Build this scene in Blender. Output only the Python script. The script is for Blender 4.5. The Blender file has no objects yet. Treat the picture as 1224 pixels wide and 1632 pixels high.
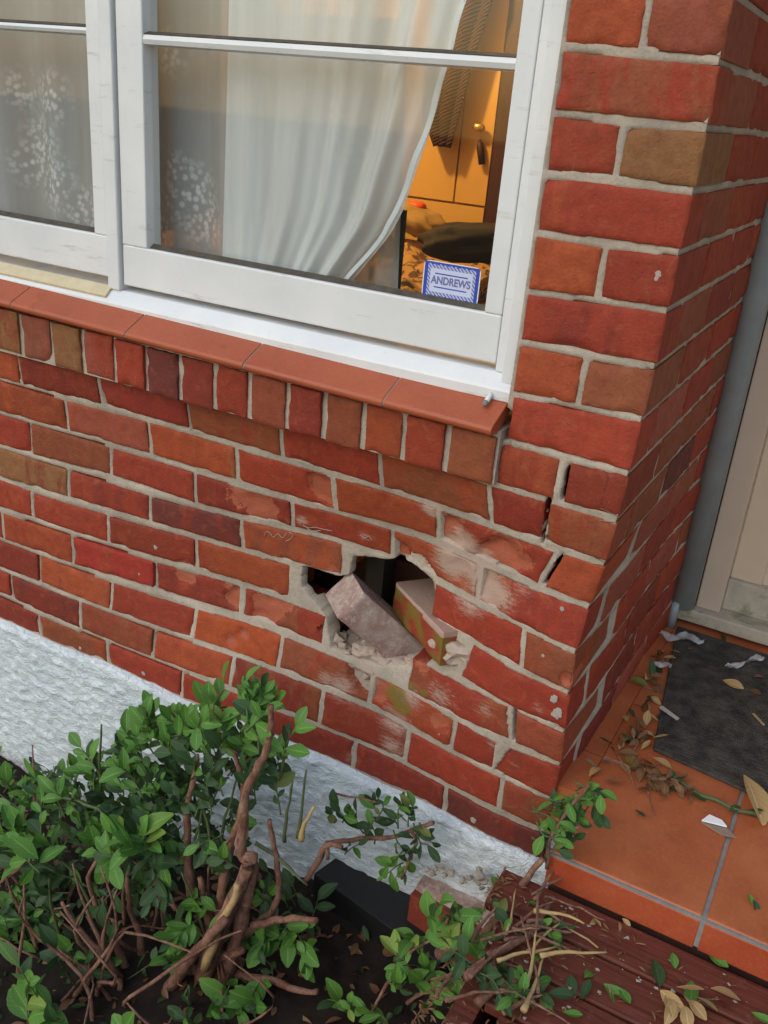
import bpy, bmesh, math, random
import numpy as np
from mathutils import Vector, Matrix, noise
random.seed(7)
S=bpy.context.scene
COL=S.collection
# ---------------------------------------------------------------- camera, sky, sun, exposure
cam=bpy.data.cameras.new('camera'); co=bpy.data.objects.new('camera',cam); COL.objects.link(co)
CR=Matrix([[0.8707337, -0.2616144, 0.4163901], [0.4850609, 0.3176903, -0.8147324], [0.0808626, 0.9113895, 0.4035225]]); CP=Vector([0.29457, -1.47226, 1.3801])
co.matrix_world=Matrix.Translation(CP)@CR.to_4x4()
cam.sensor_fit='VERTICAL'; cam.sensor_height=24; cam.lens=24*1488.134/1632; cam.clip_start=.02; cam.clip_end=400
S.camera=co
S.render.resolution_x=768; S.render.resolution_y=1024
w=bpy.data.worlds.new('World'); S.world=w; w.use_nodes=True
nt=w.node_tree; bgn=nt.nodes['Background']; sk=nt.nodes.new('ShaderNodeTexSky')
sk.sky_type='NISHITA'; sk.sun_disc=False; sk.sun_elevation=math.radians(38); sk.sun_rotation=math.radians(200); sk.air_density=1.6; sk.dust_density=1.5; sk.ozone_density=1.0
nt.links.new(sk.outputs[0],bgn.inputs[0]); bgn.inputs[1].default_value=.115
sl=bpy.data.lights.new('sun','SUN'); sl.energy=.55; sl.angle=math.radians(70); sl.color=(1,.985,.97)
so=bpy.data.objects.new('sun',sl); COL.objects.link(so)
sd=Vector((-.25,-.72,.78)).normalized(); so.rotation_euler=sd.to_track_quat('Z','Y').to_euler()
S.view_settings.view_transform='Standard'; S.view_settings.look='None'; S.view_settings.exposure=.50; S.view_settings.gamma=1; S.view_settings.use_curve_mapping=False
S.render.engine='CYCLES'
# ---------------------------------------------------------------- data measured on site (metres)
GX=[-1.7, -1.35, -1.05, -0.8, -0.6, -0.42, -0.24, -0.12, 0.02]
GZ=[-0.1, 0.1, 0.25, 0.4, 0.52, 0.65, 0.78, 1.0, 1.5]
G=[[0.0031, -0.0033, -0.0031, -0.0028, -0.0008, -0.0002, -0.0036, -0.0004, 0.0001], [0.0025, -0.009, 0.0021, 0.0024, 0.0129, 0.0135, -0.0064, -0.0009, 0.0001], [-0.0002, -0.0028, 0.033, 0.0305, 0.0342, 0.032, 0.0064, -0.0002, -0.0002], [0.0004, 0.013, 0.0592, 0.0639, 0.0454, 0.0307, 0.013, 0.0006, -0.0004], [0.0105, 0.0146, 0.0483, 0.0685, 0.0781, 0.0385, 0.0061, -0.0004, -0.0003], [0.0121, 0.02, 0.0416, 0.0614, 0.0763, 0.0419, -0.0043, -0.0022, -0.0001], [0.0159, -0.0035, -0.0129, 0.0119, 0.0141, 0.0086, -0.017, -0.0052, 0.0008], [0.0088, -0.017, -0.0222, -0.0308, -0.0242, -0.0056, -0.025, -0.0028, 0.0064], [0.0283, 0.0012, -0.0111, -0.026, -0.0188, -0.014, -0.0351, -0.0071, 0.0026]]
BED={-1: [(-1.5978, 0.0029), (-1.5163, 0.0046), (-1.3988, 0.0031), (-1.2139, 0.0132), (-1.0493, 0.0089), (-0.9462, 0.0003), (-0.8775, 0.0033), (-0.6574, 0.0063), (-0.5476, 0.0057), (-0.49, 0.0032), (-0.4245, -0.0029), (-0.3845, -0.0003), (-0.2703, 0.0048), (-0.1897, -0.0012), (-0.1172, -0.004), (-0.0499, -0.0062), (-0.03, -0.0106)], 0: [(-1.5852, 0.0813), (-1.5404, 0.0841), (-1.4429, 0.0775), (-1.3008, 0.0817), (-1.2029, 0.0797), (-1.0557, 0.0819), (-0.9675, 0.081), (-0.8829, 0.0866), (-0.7288, 0.0752), (-0.681, 0.0774), (-0.6263, 0.0848), (-0.5961, 0.0784), (-0.5146, 0.0829), (-0.4742, 0.0792), (-0.4025, 0.0875), (-0.3486, 0.0781), (-0.3081, 0.0753), (-0.2575, 0.0787), (-0.1972, 0.0843), (-0.1324, 0.0826), (-0.0778, 0.0761), (-0.0354, 0.0695)], 1: [(-1.5754, 0.1635), (-1.5361, 0.1627), (-1.4283, 0.1717), (-1.2925, 0.1679), (-1.1925, 0.1661), (-1.0633, 0.1602), (-0.9788, 0.1669), (-0.9017, 0.1664), (-0.8429, 0.1637), (-0.7853, 0.1682), (-0.7189, 0.1685), (-0.6543, 0.173), (-0.5901, 0.1704), (-0.5285, 0.1708), (-0.4692, 0.1746), (-0.4291, 0.1787), (-0.361, 0.1679), (-0.3154, 0.1697), (-0.2521, 0.174), (-0.2065, 0.1716), (-0.1425, 0.1716), (-0.0821, 0.1667), (-0.0277, 0.1605)], 2: [(-1.5667, 0.2544), (-1.4244, 0.2558), (-1.3133, 0.2567), (-1.1979, 0.2465), (-1.0691, 0.2608), (-0.9561, 0.2467), (-0.8321, 0.2614), (-0.8034, 0.261), (-0.7591, 0.2562), (-0.6923, 0.253), (-0.6207, 0.2637), (-0.5454, 0.2614), (-0.4713, 0.2521), (-0.3787, 0.2459), (-0.3245, 0.2527), (-0.2633, 0.2531), (-0.2171, 0.2518), (-0.1815, 0.2576), (-0.1474, 0.2612), (-0.0808, 0.2544), (-0.0246, 0.2518)], 3: [(-1.5575, 0.3373), (-1.4457, 0.3487), (-1.3121, 0.3404), (-1.2018, 0.3446), (-1.0721, 0.3381), (-0.9542, 0.3455), (-0.8321, 0.3388), (-0.8099, 0.3407), (-0.7592, 0.3406), (-0.7036, 0.3396), (-0.6322, 0.339), (-0.3738, 0.3281), (-0.3003, 0.3369), (-0.2266, 0.3434), (-0.1593, 0.3402), (-0.1186, 0.3427), (-0.0729, 0.3383), (-0.0292, 0.3306)], 4: [(-1.5486, 0.4287), (-1.4441, 0.4279), (-1.3183, 0.4357), (-1.2057, 0.4234), (-1.0792, 0.4345), (-0.9588, 0.4286), (-0.8322, 0.4308), (-0.8104, 0.4336), (-0.7619, 0.4296), (-0.7176, 0.4289), (-0.6309, 0.4328), (-0.5879, 0.4349), (-0.3234, 0.4301), (-0.2587, 0.4274), (-0.2203, 0.43), (-0.1749, 0.4303), (-0.1256, 0.4275), (-0.0799, 0.424), (-0.0337, 0.4185)], 5: [(-1.542, 0.5163), (-1.4405, 0.516), (-1.3238, 0.5119), (-1.1893, 0.5229), (-1.0787, 0.5032), (-0.9506, 0.513), (-0.8334, 0.511), (-0.8064, 0.5151), (-0.7174, 0.5211), (-0.6017, 0.5195), (-0.4731, 0.5207), (-0.3527, 0.5095), (-0.2659, 0.5176), (-0.1913, 0.5198), (-0.1415, 0.5132), (-0.0888, 0.5061), (-0.04, 0.5018)], 6: [(-1.5329, 0.6051), (-1.4368, 0.605), (-1.3186, 0.6053), (-1.1893, 0.5982), (-1.0789, 0.601), (-0.9529, 0.5947), (-0.8393, 0.5997), (-0.8016, 0.5978), (-0.6984, 0.5885), (-0.5979, 0.5912), (-0.4651, 0.5905), (-0.3781, 0.6046), (-0.3097, 0.61), (-0.254, 0.5988), (-0.1712, 0.6002), (-0.1294, 0.6005), (-0.0824, 0.5961), (-0.0322, 0.5946)], 7: [(-1.5184, 0.6931), (-1.4498, 0.6918), (-1.3095, 0.688), (-1.2071, 0.6937), (-1.0779, 0.6879), (-0.9614, 0.6907), (-0.8278, 0.6848), (-0.7956, 0.6832), (-0.7167, 0.6873), (-0.6487, 0.6816), (-0.5929, 0.6806), (-0.4839, 0.6833), (-0.3695, 0.6813), (-0.2717, 0.6946), (-0.238, 0.6883), (-0.1857, 0.6825), (-0.1324, 0.679), (-0.0967, 0.682), (-0.0151, 0.6851)], 8: [(-0.2411, 0.7703), (-0.1738, 0.7724), (-0.1175, 0.7716), (-0.0577, 0.7726), (-0.0056, 0.773)], 9: [(-0.2227, 0.8568), (-0.1748, 0.852), (-0.129, 0.8527), (-0.0737, 0.855), (-0.0094, 0.8566)], 10: [(-0.2191, 0.9392), (-0.1084, 0.9423), (-0.0021, 0.9461)], 11: [(-0.2237, 1.028), (-0.117, 1.0256), (-0.0044, 1.0318)], 12: [(-0.2251, 1.1122), (-0.1111, 1.1163), (0.0001, 1.1206)], 13: [(-0.2252, 1.2042), (-0.1146, 1.2009), (-0.0031, 1.2065)], 14: [(-0.2219, 1.2944), (-0.109, 1.297), (0.0005, 1.2933)], 15: [(-0.219, 1.3818), (-0.1079, 1.3757), (0.0033, 1.3791)], 16: [(-0.2173, 1.4707), (-0.1107, 1.4706), (-0.0022, 1.4638)]}
PERP={0: [(-1.4423, 0.0489), (-1.2037, 0.049), (-0.9686, 0.052), (-0.7271, 0.0545), (-0.4883, 0.0487), (-0.2562, 0.0445)], 1: [(-1.5396, 0.1256), (-1.292, 0.133), (-1.06, 0.123), (-0.8325, 0.1259), (-0.5848, 0.1305), (-0.362, 0.1478), (-0.1344, 0.1327)], 2: [(-1.4304, 0.2126), (-1.1963, 0.2105), (-0.9524, 0.2187), (-0.7144, 0.2186), (-0.4712, 0.2299), (-0.2548, 0.2237)], 3: [(-1.555, 0.2937), (-1.315, 0.2965), (-1.0704, 0.2992), (-0.8336, 0.3059), (-0.6057, 0.2992), (-0.3876, 0.3038), (-0.1366, 0.3041)], 4: [(-1.4427, 0.3893), (-1.2034, 0.3859), (-0.9567, 0.3859), (-0.7077, 0.3909), (-0.2568, 0.3868)], 5: [(-1.3212, 0.4806), (-1.082, 0.4708), (-0.8333, 0.4683), (-0.581, 0.4822), (-0.3587, 0.4762), (-0.1368, 0.4793)], 6: [(-1.4408, 0.5616), (-1.1923, 0.5613), (-0.9546, 0.556), (-0.7044, 0.5558), (-0.4662, 0.5649), (-0.2516, 0.552)], 7: [(-1.3163, 0.6502), (-1.0765, 0.6476), (-0.8365, 0.6431), (-0.5968, 0.6401), (-0.3554, 0.6487), (-0.1175, 0.6491)], 8: [(-1.4492, 0.7308), (-1.2021, 0.7238), (-0.9593, 0.7258), (-0.718, 0.7177), (-0.4833, 0.7109), (-0.2442, 0.7344)], 9: [(-0.239, 0.8164), (-0.1227, 0.8195)], 11: [(-0.1153, 0.9865)], 13: [(-0.1152, 1.1581)], 15: [(-0.1204, 1.3387)], 17: [(-0.1152, 1.5092)]}

GX=np.array(GX);GZ=np.array(GZ);G=np.array(G)
def _yf(x,z):
    x=min(max(x,GX[0]),GX[-1]-1e-6);z=min(max(z,GZ[0]),GZ[-1]-1e-6)
    i=int(np.searchsorted(GX,x,side='right'))-1;j=int(np.searchsorted(GZ,z,side='right'))-1
    a=(x-GX[i])/(GX[i+1]-GX[i]);b=(z-GZ[j])/(GZ[j+1]-GZ[j])
    return (1-a)*(1-b)*G[i,j]+a*(1-b)*G[i+1,j]+(1-a)*b*G[i,j+1]+a*b*G[i+1,j+1]
def YW(x,z): return sum(_yf(x+a,z+b) for a in(-.05,0,.05) for b in(-.05,0,.05))/9
# ---------------------------------------------------------------- helpers
def link(o,parent=None):
    COL.objects.link(o)
    if parent is not None: o.parent=parent
    return o
def tag(o,label=None,cat=None,group=None,kind=None):
    if label:o['label']=label
    if cat:o['category']=cat
    if group:o['group']=group
    if kind:o['kind']=kind
    return o
def empty(name,loc=(0,0,0),**k):
    o=bpy.data.objects.new(name,None); o.location=loc; o.empty_display_size=.05; link(o); bpy.context.view_layer.update(); return tag(o,**k)
def mesh(name,vs,fs,mat,parent=None,smooth=False,cols=None,matidx=None):
    me=bpy.data.meshes.new(name); 
    off=Vector(parent.location) if parent is not None and parent.type=='EMPTY' and parent.parent is None else Vector((0,0,0))
    me.from_pydata([tuple(Vector(v)-off) for v in vs],[],fs); me.update()
    for m in (mat if isinstance(mat,(list,tuple)) else [mat]): me.materials.append(m)
    if matidx: me.polygons.foreach_set('material_index',matidx)
    if smooth: me.polygons.foreach_set('use_smooth',[True]*len(me.polygons))
    if cols is not None:
        a=me.color_attributes.new('wear','FLOAT_COLOR','POINT')
        a.data.foreach_set('color',np.array(cols,dtype=np.float32).ravel())
    o=bpy.data.objects.new(name,me); return link(o,parent)
def bevel(o,wd,seg=2):
    m=o.modifiers.new('b','BEVEL'); m.width=wd; m.segments=seg; m.limit_method='ANGLE'; return o
class MB:
    def __init__(s): s.v=[];s.f=[];s.m=[]
    def box(s,a,b,mi=0,M=None):
        x0,y0,z0=a;x1,y1,z1=b;n=len(s.v)
        c=[(x0,y0,z0),(x1,y0,z0),(x1,y1,z0),(x0,y1,z0),(x0,y0,z1),(x1,y0,z1),(x1,y1,z1),(x0,y1,z1)]
        if M: c=[tuple(M@Vector(q)) for q in c]
        s.v+=c; s.f+=[tuple(n+i for i in q) for q in ((0,3,2,1),(4,5,6,7),(0,1,5,4),(1,2,6,5),(2,3,7,6),(3,0,4,7))]; s.m+=[mi]*6; return s
    def prism(s,prof,x0,x1):  # profile in (y,z) swept along x
        n=len(s.v);k=len(prof)
        s.v+=[(x0,y,z) for y,z in prof]+[(x1,y,z) for y,z in prof]
        s.f+=[(n+i,n+(i+1)%k,n+k+(i+1)%k,n+k+i) for i in range(k)]+[tuple(n+i for i in reversed(range(k))),tuple(n+k+i for i in range(k))]; s.m+=[0]*(k+2); return s
    def tube(s,pts,rs,nseg=7):
        n=len(s.v); pts=[Vector(q) for q in pts]; up=Vector((.13,.31,.94))
        for i,q in enumerate(pts):
            d=(pts[min(i+1,len(pts)-1)]-pts[max(i-1,0)]).normalized(); a=d.cross(up).normalized(); b=d.cross(a)
            r=rs[i] if isinstance(rs,(list,tuple)) else rs
            for j in range(nseg):
                t=j*2*math.pi/nseg; s.v.append(tuple(q+a*math.cos(t)*r+b*math.sin(t)*r))
        for i in range(len(pts)-1):
            for j in range(nseg):
                s.f.append((n+i*nseg+j,n+i*nseg+(j+1)%nseg,n+(i+1)*nseg+(j+1)%nseg,n+(i+1)*nseg+j)); s.m.append(0)
        s.f.append(tuple(n+j for j in reversed(range(nseg)))); s.f.append(tuple(n+(len(pts)-1)*nseg+j for j in range(nseg))); s.m+=[0,0]; return s
    def build(s,name,mat,parent=None,smooth=False): return mesh(name,s.v,s.f,mat,parent,smooth,matidx=s.m)
def smooth_path(pts,k=3):
    pts=[Vector(q) for q in pts]; out=[]
    for i in range(len(pts)-1):
        p0=pts[max(i-1,0)];p1=pts[i];p2=pts[i+1];p3=pts[min(i+2,len(pts)-1)]
        for j in range(k):
            t=j/k; out.append(.5*((2*p1)+(-p0+p2)*t+(2*p0-5*p1+4*p2-p3)*t*t+(-p0+3*p1-3*p2+p3)*t**3))
    out.append(pts[-1]); return out
# ---------------------------------------------------------------- materials
class Mt:
    def __init__(s,name):
        s.m=bpy.data.materials.new(name); s.m.use_nodes=True; s.t=s.m.node_tree; s.b=s.t.nodes['Principled BSDF']; s.out=s.t.nodes['Material Output']
        s.tc=s.t.nodes.new('ShaderNodeTexCoord'); s.co=s.tc.outputs['Object']
    def n(s,ty,ins=(),**k):
        x=s.t.nodes.new('ShaderNode'+ty)
        for a,v in k.items(): setattr(x,a,v)
        for i,v in (ins.items() if isinstance(ins,dict) else enumerate(ins)):
            if v is None: continue
            if isinstance(v,bpy.types.NodeSocket): s.t.links.new(v,x.inputs[i])
            else: x.inputs[i].default_value=v
        return x
    def noise(s,scale,detail=4,rough=.6,co=None,dist=0): return s.n('TexNoise',{'Vector':co or s.co,'Scale':scale,'Detail':detail,'Roughness':rough,'Distortion':dist}).outputs['Fac']
    def map(s,v,a,b,c=0,d=1): return s.n('MapRange',{0:v,1:a,2:b,3:c,4:d}).outputs[0]
    def mix(s,f,a,b,bt='MIX'):
        x=s.t.nodes.new('ShaderNodeMix'); x.data_type='RGBA'; x.blend_type=bt
        for i,v in ((0,f),(6,a),(7,b)):
            if isinstance(v,bpy.types.NodeSocket): s.t.links.new(v,x.inputs[i])
            else: x.inputs[i].default_value=v if i==0 else (tuple(v)+(1,))[:4]
        return x.outputs[2]
    def math(s,op,a,b=0): return s.n('Math',[a,b],operation=op).outputs[0]
    def set(s,i,v):
        if isinstance(v,bpy.types.NodeSocket): s.t.links.new(v,s.b.inputs[i])
        else: s.b.inputs[i].default_value=v if not isinstance(v,tuple) else (v+(1,))[:4]
    def bump(s,h,st=.4,d=.002):
        s.t.links.new(s.n('Bump',{'Height':h,'Strength':st,'Distance':d}).outputs[0],s.b.inputs['Normal']); return s
    def scaled(s,v): return s.n('Mapping',{0:s.co,3:v}).outputs[0]
def simple(name,col,rough=.6,nscale=30,var=.25,bump=.2,spec=.4,metal=0):
    m=Mt(name); f=m.noise(nscale,5); c2=tuple(c*(1-var) for c in col); m.set('Base Color',m.mix(m.map(f,.3,.7),c2,col)); m.set('Roughness',rough); m.set('Metallic',metal); m.set('Specular IOR Level',spec)
    if bump: m.bump(m.noise(nscale*4,4),bump,.001)
    return m.m
def brick_material():
    m=Mt('fired_clay_brick')
    c1=m.n('Attribute',attribute_type='OBJECT',attribute_name='colour_a').outputs['Color']
    c2=m.n('Attribute',attribute_type='OBJECT',attribute_name='colour_b').outputs['Color']
    sp=m.n('Attribute',attribute_type='OBJECT',attribute_name='split').outputs['Fac']
    rnd=m.n('ObjectInfo').outputs['Random']
    wv=m.n('VectorMath',[m.co,m.n('CombineXYZ',[m.math('MULTIPLY',rnd,37.),m.math('MULTIPLY',rnd,11.),0.]).outputs[0]],operation='ADD').outputs[0]
    st=m.n('Mapping',{0:wv,3:(1,1,.28)}).outputs[0]       # kiln bands run up the face
    big=m.noise(14,6,.7,st,.6); med=m.noise(45,5,.65,wv); fine=m.noise(300,4,.75,wv); 
    f=m.map(m.math('ADD',big,m.math('MULTIPLY',m.math('SUBTRACT',sp,.5),.7)),.44,.56)
    c=m.mix(f,c1,c2)
    c=m.mix(m.map(med,.38,.62,0,.32),c,(.16,.036,.020)); c=m.mix(m.map(m.noise(170,3,.7,wv),.58,.68,0,.30),c,(.12,.034,.020))
    c=m.mix(m.map(m.noise(28,4,.6,wv,1.5),.55,.75,0,.4),c,(.42,.125,.05))
    c=m.mix(m.map(fine,.58,.8,0,.3),c,(.40,.19,.11))
    spk=m.n('TexVoronoi',{'Vector':wv,'Scale':190.}).outputs['Distance']
    c=m.mix(m.map(spk,.0,.13,.5,0),c,(.07,.03,.02))
    at=m.n('Attribute',attribute_name='wear'); sx=m.n('SeparateColor',[at.outputs['Color']])
    n2=m.noise(80,5,.7); sc=m.n('Mapping',{0:m.co,3:(.3,1,2.2),2:(0,-.6,0)}).outputs[0]; n3=m.noise(120,6,.85,sc,.6)
    def msk(ch,nn,a=.08): return m.map(m.math('ADD',sx.outputs[ch],m.math('MULTIPLY',m.math('SUBTRACT',nn,.5),1.5)),.5-a,.5+a)
    c=m.mix(msk(0,n2,.03),c,m.mix(n3,(.30,.06,.03),(.48,.15,.08)))              # fresh broken clay
    c=m.mix(m.math('MULTIPLY',msk(1,n3,.16),.85),c,(.46,.34,.27))   # mortar smeared on the face
    c=m.mix(m.math('MULTIPLY',msk(2,n3),.8),c,(.19,.15,.025))   # moss
    m.set('Base Color',c); m.set('Roughness',m.map(med,.2,.8,.62,.9)); m.set('Specular IOR Level',.3)
    pit=m.map(m.noise(90,3,.6,wv),.64,.72,0,-.9); m.bump(m.math('ADD',pit,m.math('ADD',m.math('MULTIPLY',fine,.9),m.math('ADD',med,m.math('MULTIPLY',spk,-.6)))),.5,.0018); return m.m
def mortar_material(base=(.48,.41,.335)):
    m=Mt('mortar'); a=m.noise(9,5); b=m.noise(120,5,.8); d=m.noise(500,2)
    c=m.mix(m.map(a,.35,.65),tuple(v*.78 for v in base),tuple(v*1.12 for v in base)); c=m.mix(m.map(b,.5,.75,0,.6),c,tuple(v*.5 for v in base))
    at=m.n('Attribute',attribute_name='wear'); sx=m.n('SeparateColor',[at.outputs['Color']])
    c=m.mix(m.math('MULTIPLY',m.map(m.math('ADD',sx.outputs[1],m.math('MULTIPLY',m.math('SUBTRACT',b,.5),.8)),.4,.6),.6),c,(.55,.40,.33))
    m.set('Base Color',c); m.set('Roughness',.95); m.set('Specular IOR Level',.15)
    m.bump(m.math('ADD',b,m.math('MULTIPLY',d,.4)),.7,.003); return m.m
BR=brick_material(); MO=mortar_material()
def plinth_material():
    m=Mt('painted_render'); a=m.noise(6,4); s=m.scaled((1,1,1.6)); b=m.noise(70,5,.65,s,.8); c_=m.mix(m.map(a,.3,.7),(.66,.74,.79),(.76,.83,.865))
    d=m.n('TexVoronoi',{'Vector':m.scaled((1,1,1.4)),'Scale':26.}).outputs['Distance']
    c_=m.mix(m.map(d,.0,.10,.2,0),c_,(.36,.40,.42)); m.set('Base Color',m.mix(m.map(m.noise(35,5,.7),.66,.8,0,.4),c_,(.42,.40,.38)))
    m.set('Roughness',.42); zz=m.n('SeparateXYZ',[m.co]).outputs[2]; dirt=m.map(m.math('ADD',zz,m.math('MULTIPLY',m.noise(30,5,.7),.12)),-.42,-.36,.75,0); old=m.b.inputs['Base Color'].links[0].from_socket; m.set('Base Color',m.mix(dirt,old,(.12,.10,.075))); rid=m.noise(38,3,.6,m.scaled((1,1,2.2)),2.); m.bump(m.math('ADD',m.math('MULTIPLY',m.map(rid,.45,.62),.9),m.math('MULTIPLY',b,.6)),.6,.005); return m.m
def white_paint():
    m=Mt('white_gloss_paint'); a=m.noise(5,4); s=m.scaled((1.,1.,9.)); s2=m.scaled((9.,1.,1.)); b=m.noise(40,4,.6,s2)
    c=m.mix(m.map(a,.35,.7),(.70,.72,.73),(.80,.81,.81)); c=m.mix(m.map(m.noise(18,5,.7,m.scaled((.4,1,3))),.60,.70,0,.5),c,(.45,.43,.38)); c=m.mix(m.map(m.noise(70,5,.8),.60,.72,0,.35),c,(.5,.49,.45))
    m.set('Base Color',c); m.set('Roughness',.38); m.bump(m.math('ADD',b,m.noise(25,3)),.15,.001); return m.m
WP=white_paint(); PL=plinth_material()
def wood_dark():
    m=Mt('stained_deck_timber'); s=m.scaled((1.,22.,22.)); g=m.noise(6,6,.65,s,.7); c=m.mix(m.map(g,.3,.7),(.07,.017,.011),(.20,.052,.032)); c=m.mix(m.map(m.noise(40,5),.6,.75,0,.6),c,(.20,.11,.08)); m.set('Base Color',c); m.set('Roughness',m.map(g,.3,.7,.35,.6)); m.bump(g,.5,.0015); return m.m
def terracotta(name,c1,c2,spk=.35):
    m=Mt(name); a=m.noise(7,5,.6); b=m.noise(160,4,.7); c=m.mix(m.map(a,.3,.7),c1,c2); c=m.mix(m.map(b,.5,.8,0,spk),c,(.62,.28,.14)); c=m.mix(m.map(m.noise(20,5,.7),.58,.72,0,.4),c,tuple(v*.45 for v in c1)); m.set('Base Color',c); m.set('Roughness',m.map(a,.3,.7,.38,.6)); m.bump(b,.25,.0008); return m.m
SILL=terracotta('terracotta_sill_tile',(.35,.070,.027),(.43,.10,.038),.2); FLR=terracotta('terracotta_floor_tile',(.36,.085,.03),(.50,.15,.055)); RIS=terracotta('terracotta_step_edge',(.33,.05,.018),(.42,.085,.03),.2)
GRT=simple('grey_grout',(.27,.26,.25),.9,60); DECK=wood_dark()
SOIL=simple('dark_soil',(.030,.021,.016),.95,25,.6,1.,.2)
def bark_m():
    m=Mt('shrub_bark'); a=m.noise(22,5,.7); f=m.noise(150,5,.8,m.scaled((1,1,.25))); c=m.mix(m.map(a,.35,.65),(.19,.085,.058),(.36,.20,.14)); c=m.mix(m.map(f,.5,.65,0,.7),c,(.07,.03,.022)); c=m.mix(m.map(m.noise(9,4,.7),.62,.68,0,.7),c,(.46,.33,.20)); m.set('Base Color',c); m.set('Roughness',.85); m.set('Specular IOR Level',.2); m.bump(m.math('ADD',f,a),1.,.004); return m.m
BARK=bark_m(); TORN=simple('torn_wood',(.52,.36,.17),.8,80,.3,.4,.2); GTWIG=simple('green_stem',(.10,.13,.05),.6,40,.3,.1)
def leaf_material(name,a,b,back):
    m=Mt(name); rnd=m.n('ObjectInfo').outputs['Random']; n=m.noise(25,3); f=m.math('ADD',m.math('MULTIPLY',rnd,.75),m.math('MULTIPLY',n,.25))
    c=m.mix(f,a,b); c=m.mix(m.map(rnd,.93,.96,0,.5),c,(.30,.30,.06)); g=m.n('NewGeometry').outputs['Backfacing']; c=m.mix(g,c,back)
    uv=m.n('SeparateXYZ',[m.n('UVMap').outputs[0]]); u=m.math('ABSOLUTE',m.math('SUBTRACT',uv.outputs[0],.5)); rib=m.map(u,.015,.05,1,0)
    vein=m.map(m.math('SINE',m.math('MULTIPLY',m.math('SUBTRACT',uv.outputs[1],m.math('MULTIPLY',u,.55)),48.)),.8,1.,0,1); vv=m.math('MAXIMUM',rib,m.math('MULTIPLY',vein,.45))
    c=m.mix(m.math('MULTIPLY',vv,.45),c,tuple(min(1,v*1.9+.02) for v in b)); c=m.mix(m.map(m.noise(60,4,.8),.62,.72,0,.6),c,tuple(v*.4 for v in a))
    m.set('Base Color',c); m.set('Roughness',m.map(n,.3,.7,.35,.6)); m.set('Specular IOR Level',.4)
    tr=m.n('BsdfTranslucent',[c]); mx=m.n('MixShader',[.2,m.b.outputs[0],tr.outputs[0]]); m.t.links.new(mx.outputs[0],m.out.inputs[0]); m.bump(m.math('SUBTRACT',m.noise(140,3),m.math('MULTIPLY',vv,.6)),.5,.0012); return m.m
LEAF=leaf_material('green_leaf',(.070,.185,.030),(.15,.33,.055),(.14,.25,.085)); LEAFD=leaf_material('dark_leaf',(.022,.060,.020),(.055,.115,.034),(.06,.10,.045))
DRY=leaf_material('dry_leaf',(.42,.24,.09),(.60,.42,.20),(.48,.32,.15)); DRYB=leaf_material('brown_leaf',(.16,.075,.035),(.28,.15,.07),(.2,.11,.06))
# ---------------------------------------------------------------- colours of single bricks
PAL={'R':(.33,.045,.022),'O':(.38,.072,.026),'B':(.285,.078,.034),'D':(.25,.036,.022),'P':(.15,.034,.028),'T':(.31,.145,.055),'K':(.345,.082,.048)}
def colour(o,code,split=None):
    a=PAL[code[0]];b=PAL[code[-1]];j=random.uniform(.88,1.1); k=random.uniform(.95,1.06)
    if len(code)==1: b=tuple(v*random.uniform(.75,1.15) for v in a)
    o['colour_a']=(a[0]*j,a[1]*j*k,a[2]*j,1.0); o['colour_b']=(b[0]*j,b[1]*j,b[2]*j*k,1.0); o['split']=split if split is not None else random.uniform(.3,.7)
# zones of damage on the front wall: (x,z,radius,strength)
CHIP=[(q[0],q[2],r,1.) for q,r in zip([(-0.8276,0.0401,0.5667),(-0.7909,0.0427,0.5642),(-0.9836,0.0396,0.3430),(-0.8563,0.0549,0.3290),(-0.7588,0.0610,0.3348),(-0.7205,0.0605,0.3288),(-0.7787,0.0553,0.2731),(-0.8484,0.0384,0.1969),(-0.3551,0.0314,0.3160),(-0.3256,0.0191,0.6641),(-0.3400,0.0202,0.6699),(-0.1991,-0.0004,0.6578),(-0.1702,-0.0034,0.6362),(-0.2156,0.0064,0.5783),(-0.4213,0.0654,0.4704),(-0.6049,0.0701,0.4451),(-0.4421,0.0391,0.2460),(-0.4553,0.0353,0.2105),(-0.4830,0.0399,0.2291),(-0.6341,0.0620,0.3534),(-0.2908,0.0040,0.2266),(-0.8179,0.0453,0.2218)],[.045,.03,.03,.03,.035,.03,.03,.02,.02,.035,.03,.04,.03,.04,.02,.02,.03,.03,.02,.02,.03,.02])]
DUST=[(q[0],q[2],r,s) for (q,r,s) in zip([(-0.3661,0.0235,0.6743),(-0.2982,0.0244,0.6043),(-0.2598,0.0170,0.5861),(-0.3189,0.0338,0.5737),(-0.2329,0.0110,0.5505),(-0.2923,0.0193,0.6280),(-0.2106,0.0048,0.5474),(-0.3774,0.0276,0.2390),(-0.3983,0.0233,0.1683),(-0.3969,0.0176,0.1064),(-0.4855,0.0422,0.2430),(-0.4925,0.0156,0.0299),(-0.5484,0.0341,0.1895),(-0.2716,0.0231,0.5044),(-0.6826,0.0571,0.5460),(-0.5331,0.0661,0.5507),(-0.1577,-0.0173,0.2371),(-0.0829,-0.0251,0.3629),(-0.1967,-0.0112,0.3065),(-0.3006,0.0111,0.2803),(-0.1140,-0.0177,0.2117),(-0.5820,0.0352,0.1919),(-0.1612,-0.0055,0.5819)],[.03,.05,.05,.05,.05,.04,.05,.05,.05,.04,.04,.03,.05,.05,.02,.02,.04,.03,.04,.05,.03,.04,.04],[.9,1.1,1.2,1,1.,.9,.8,.7,.8,.7,.8,.5,.7,.7,.7,.6,.45,.45,.5,.6,.4,.6,.5])]
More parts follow.
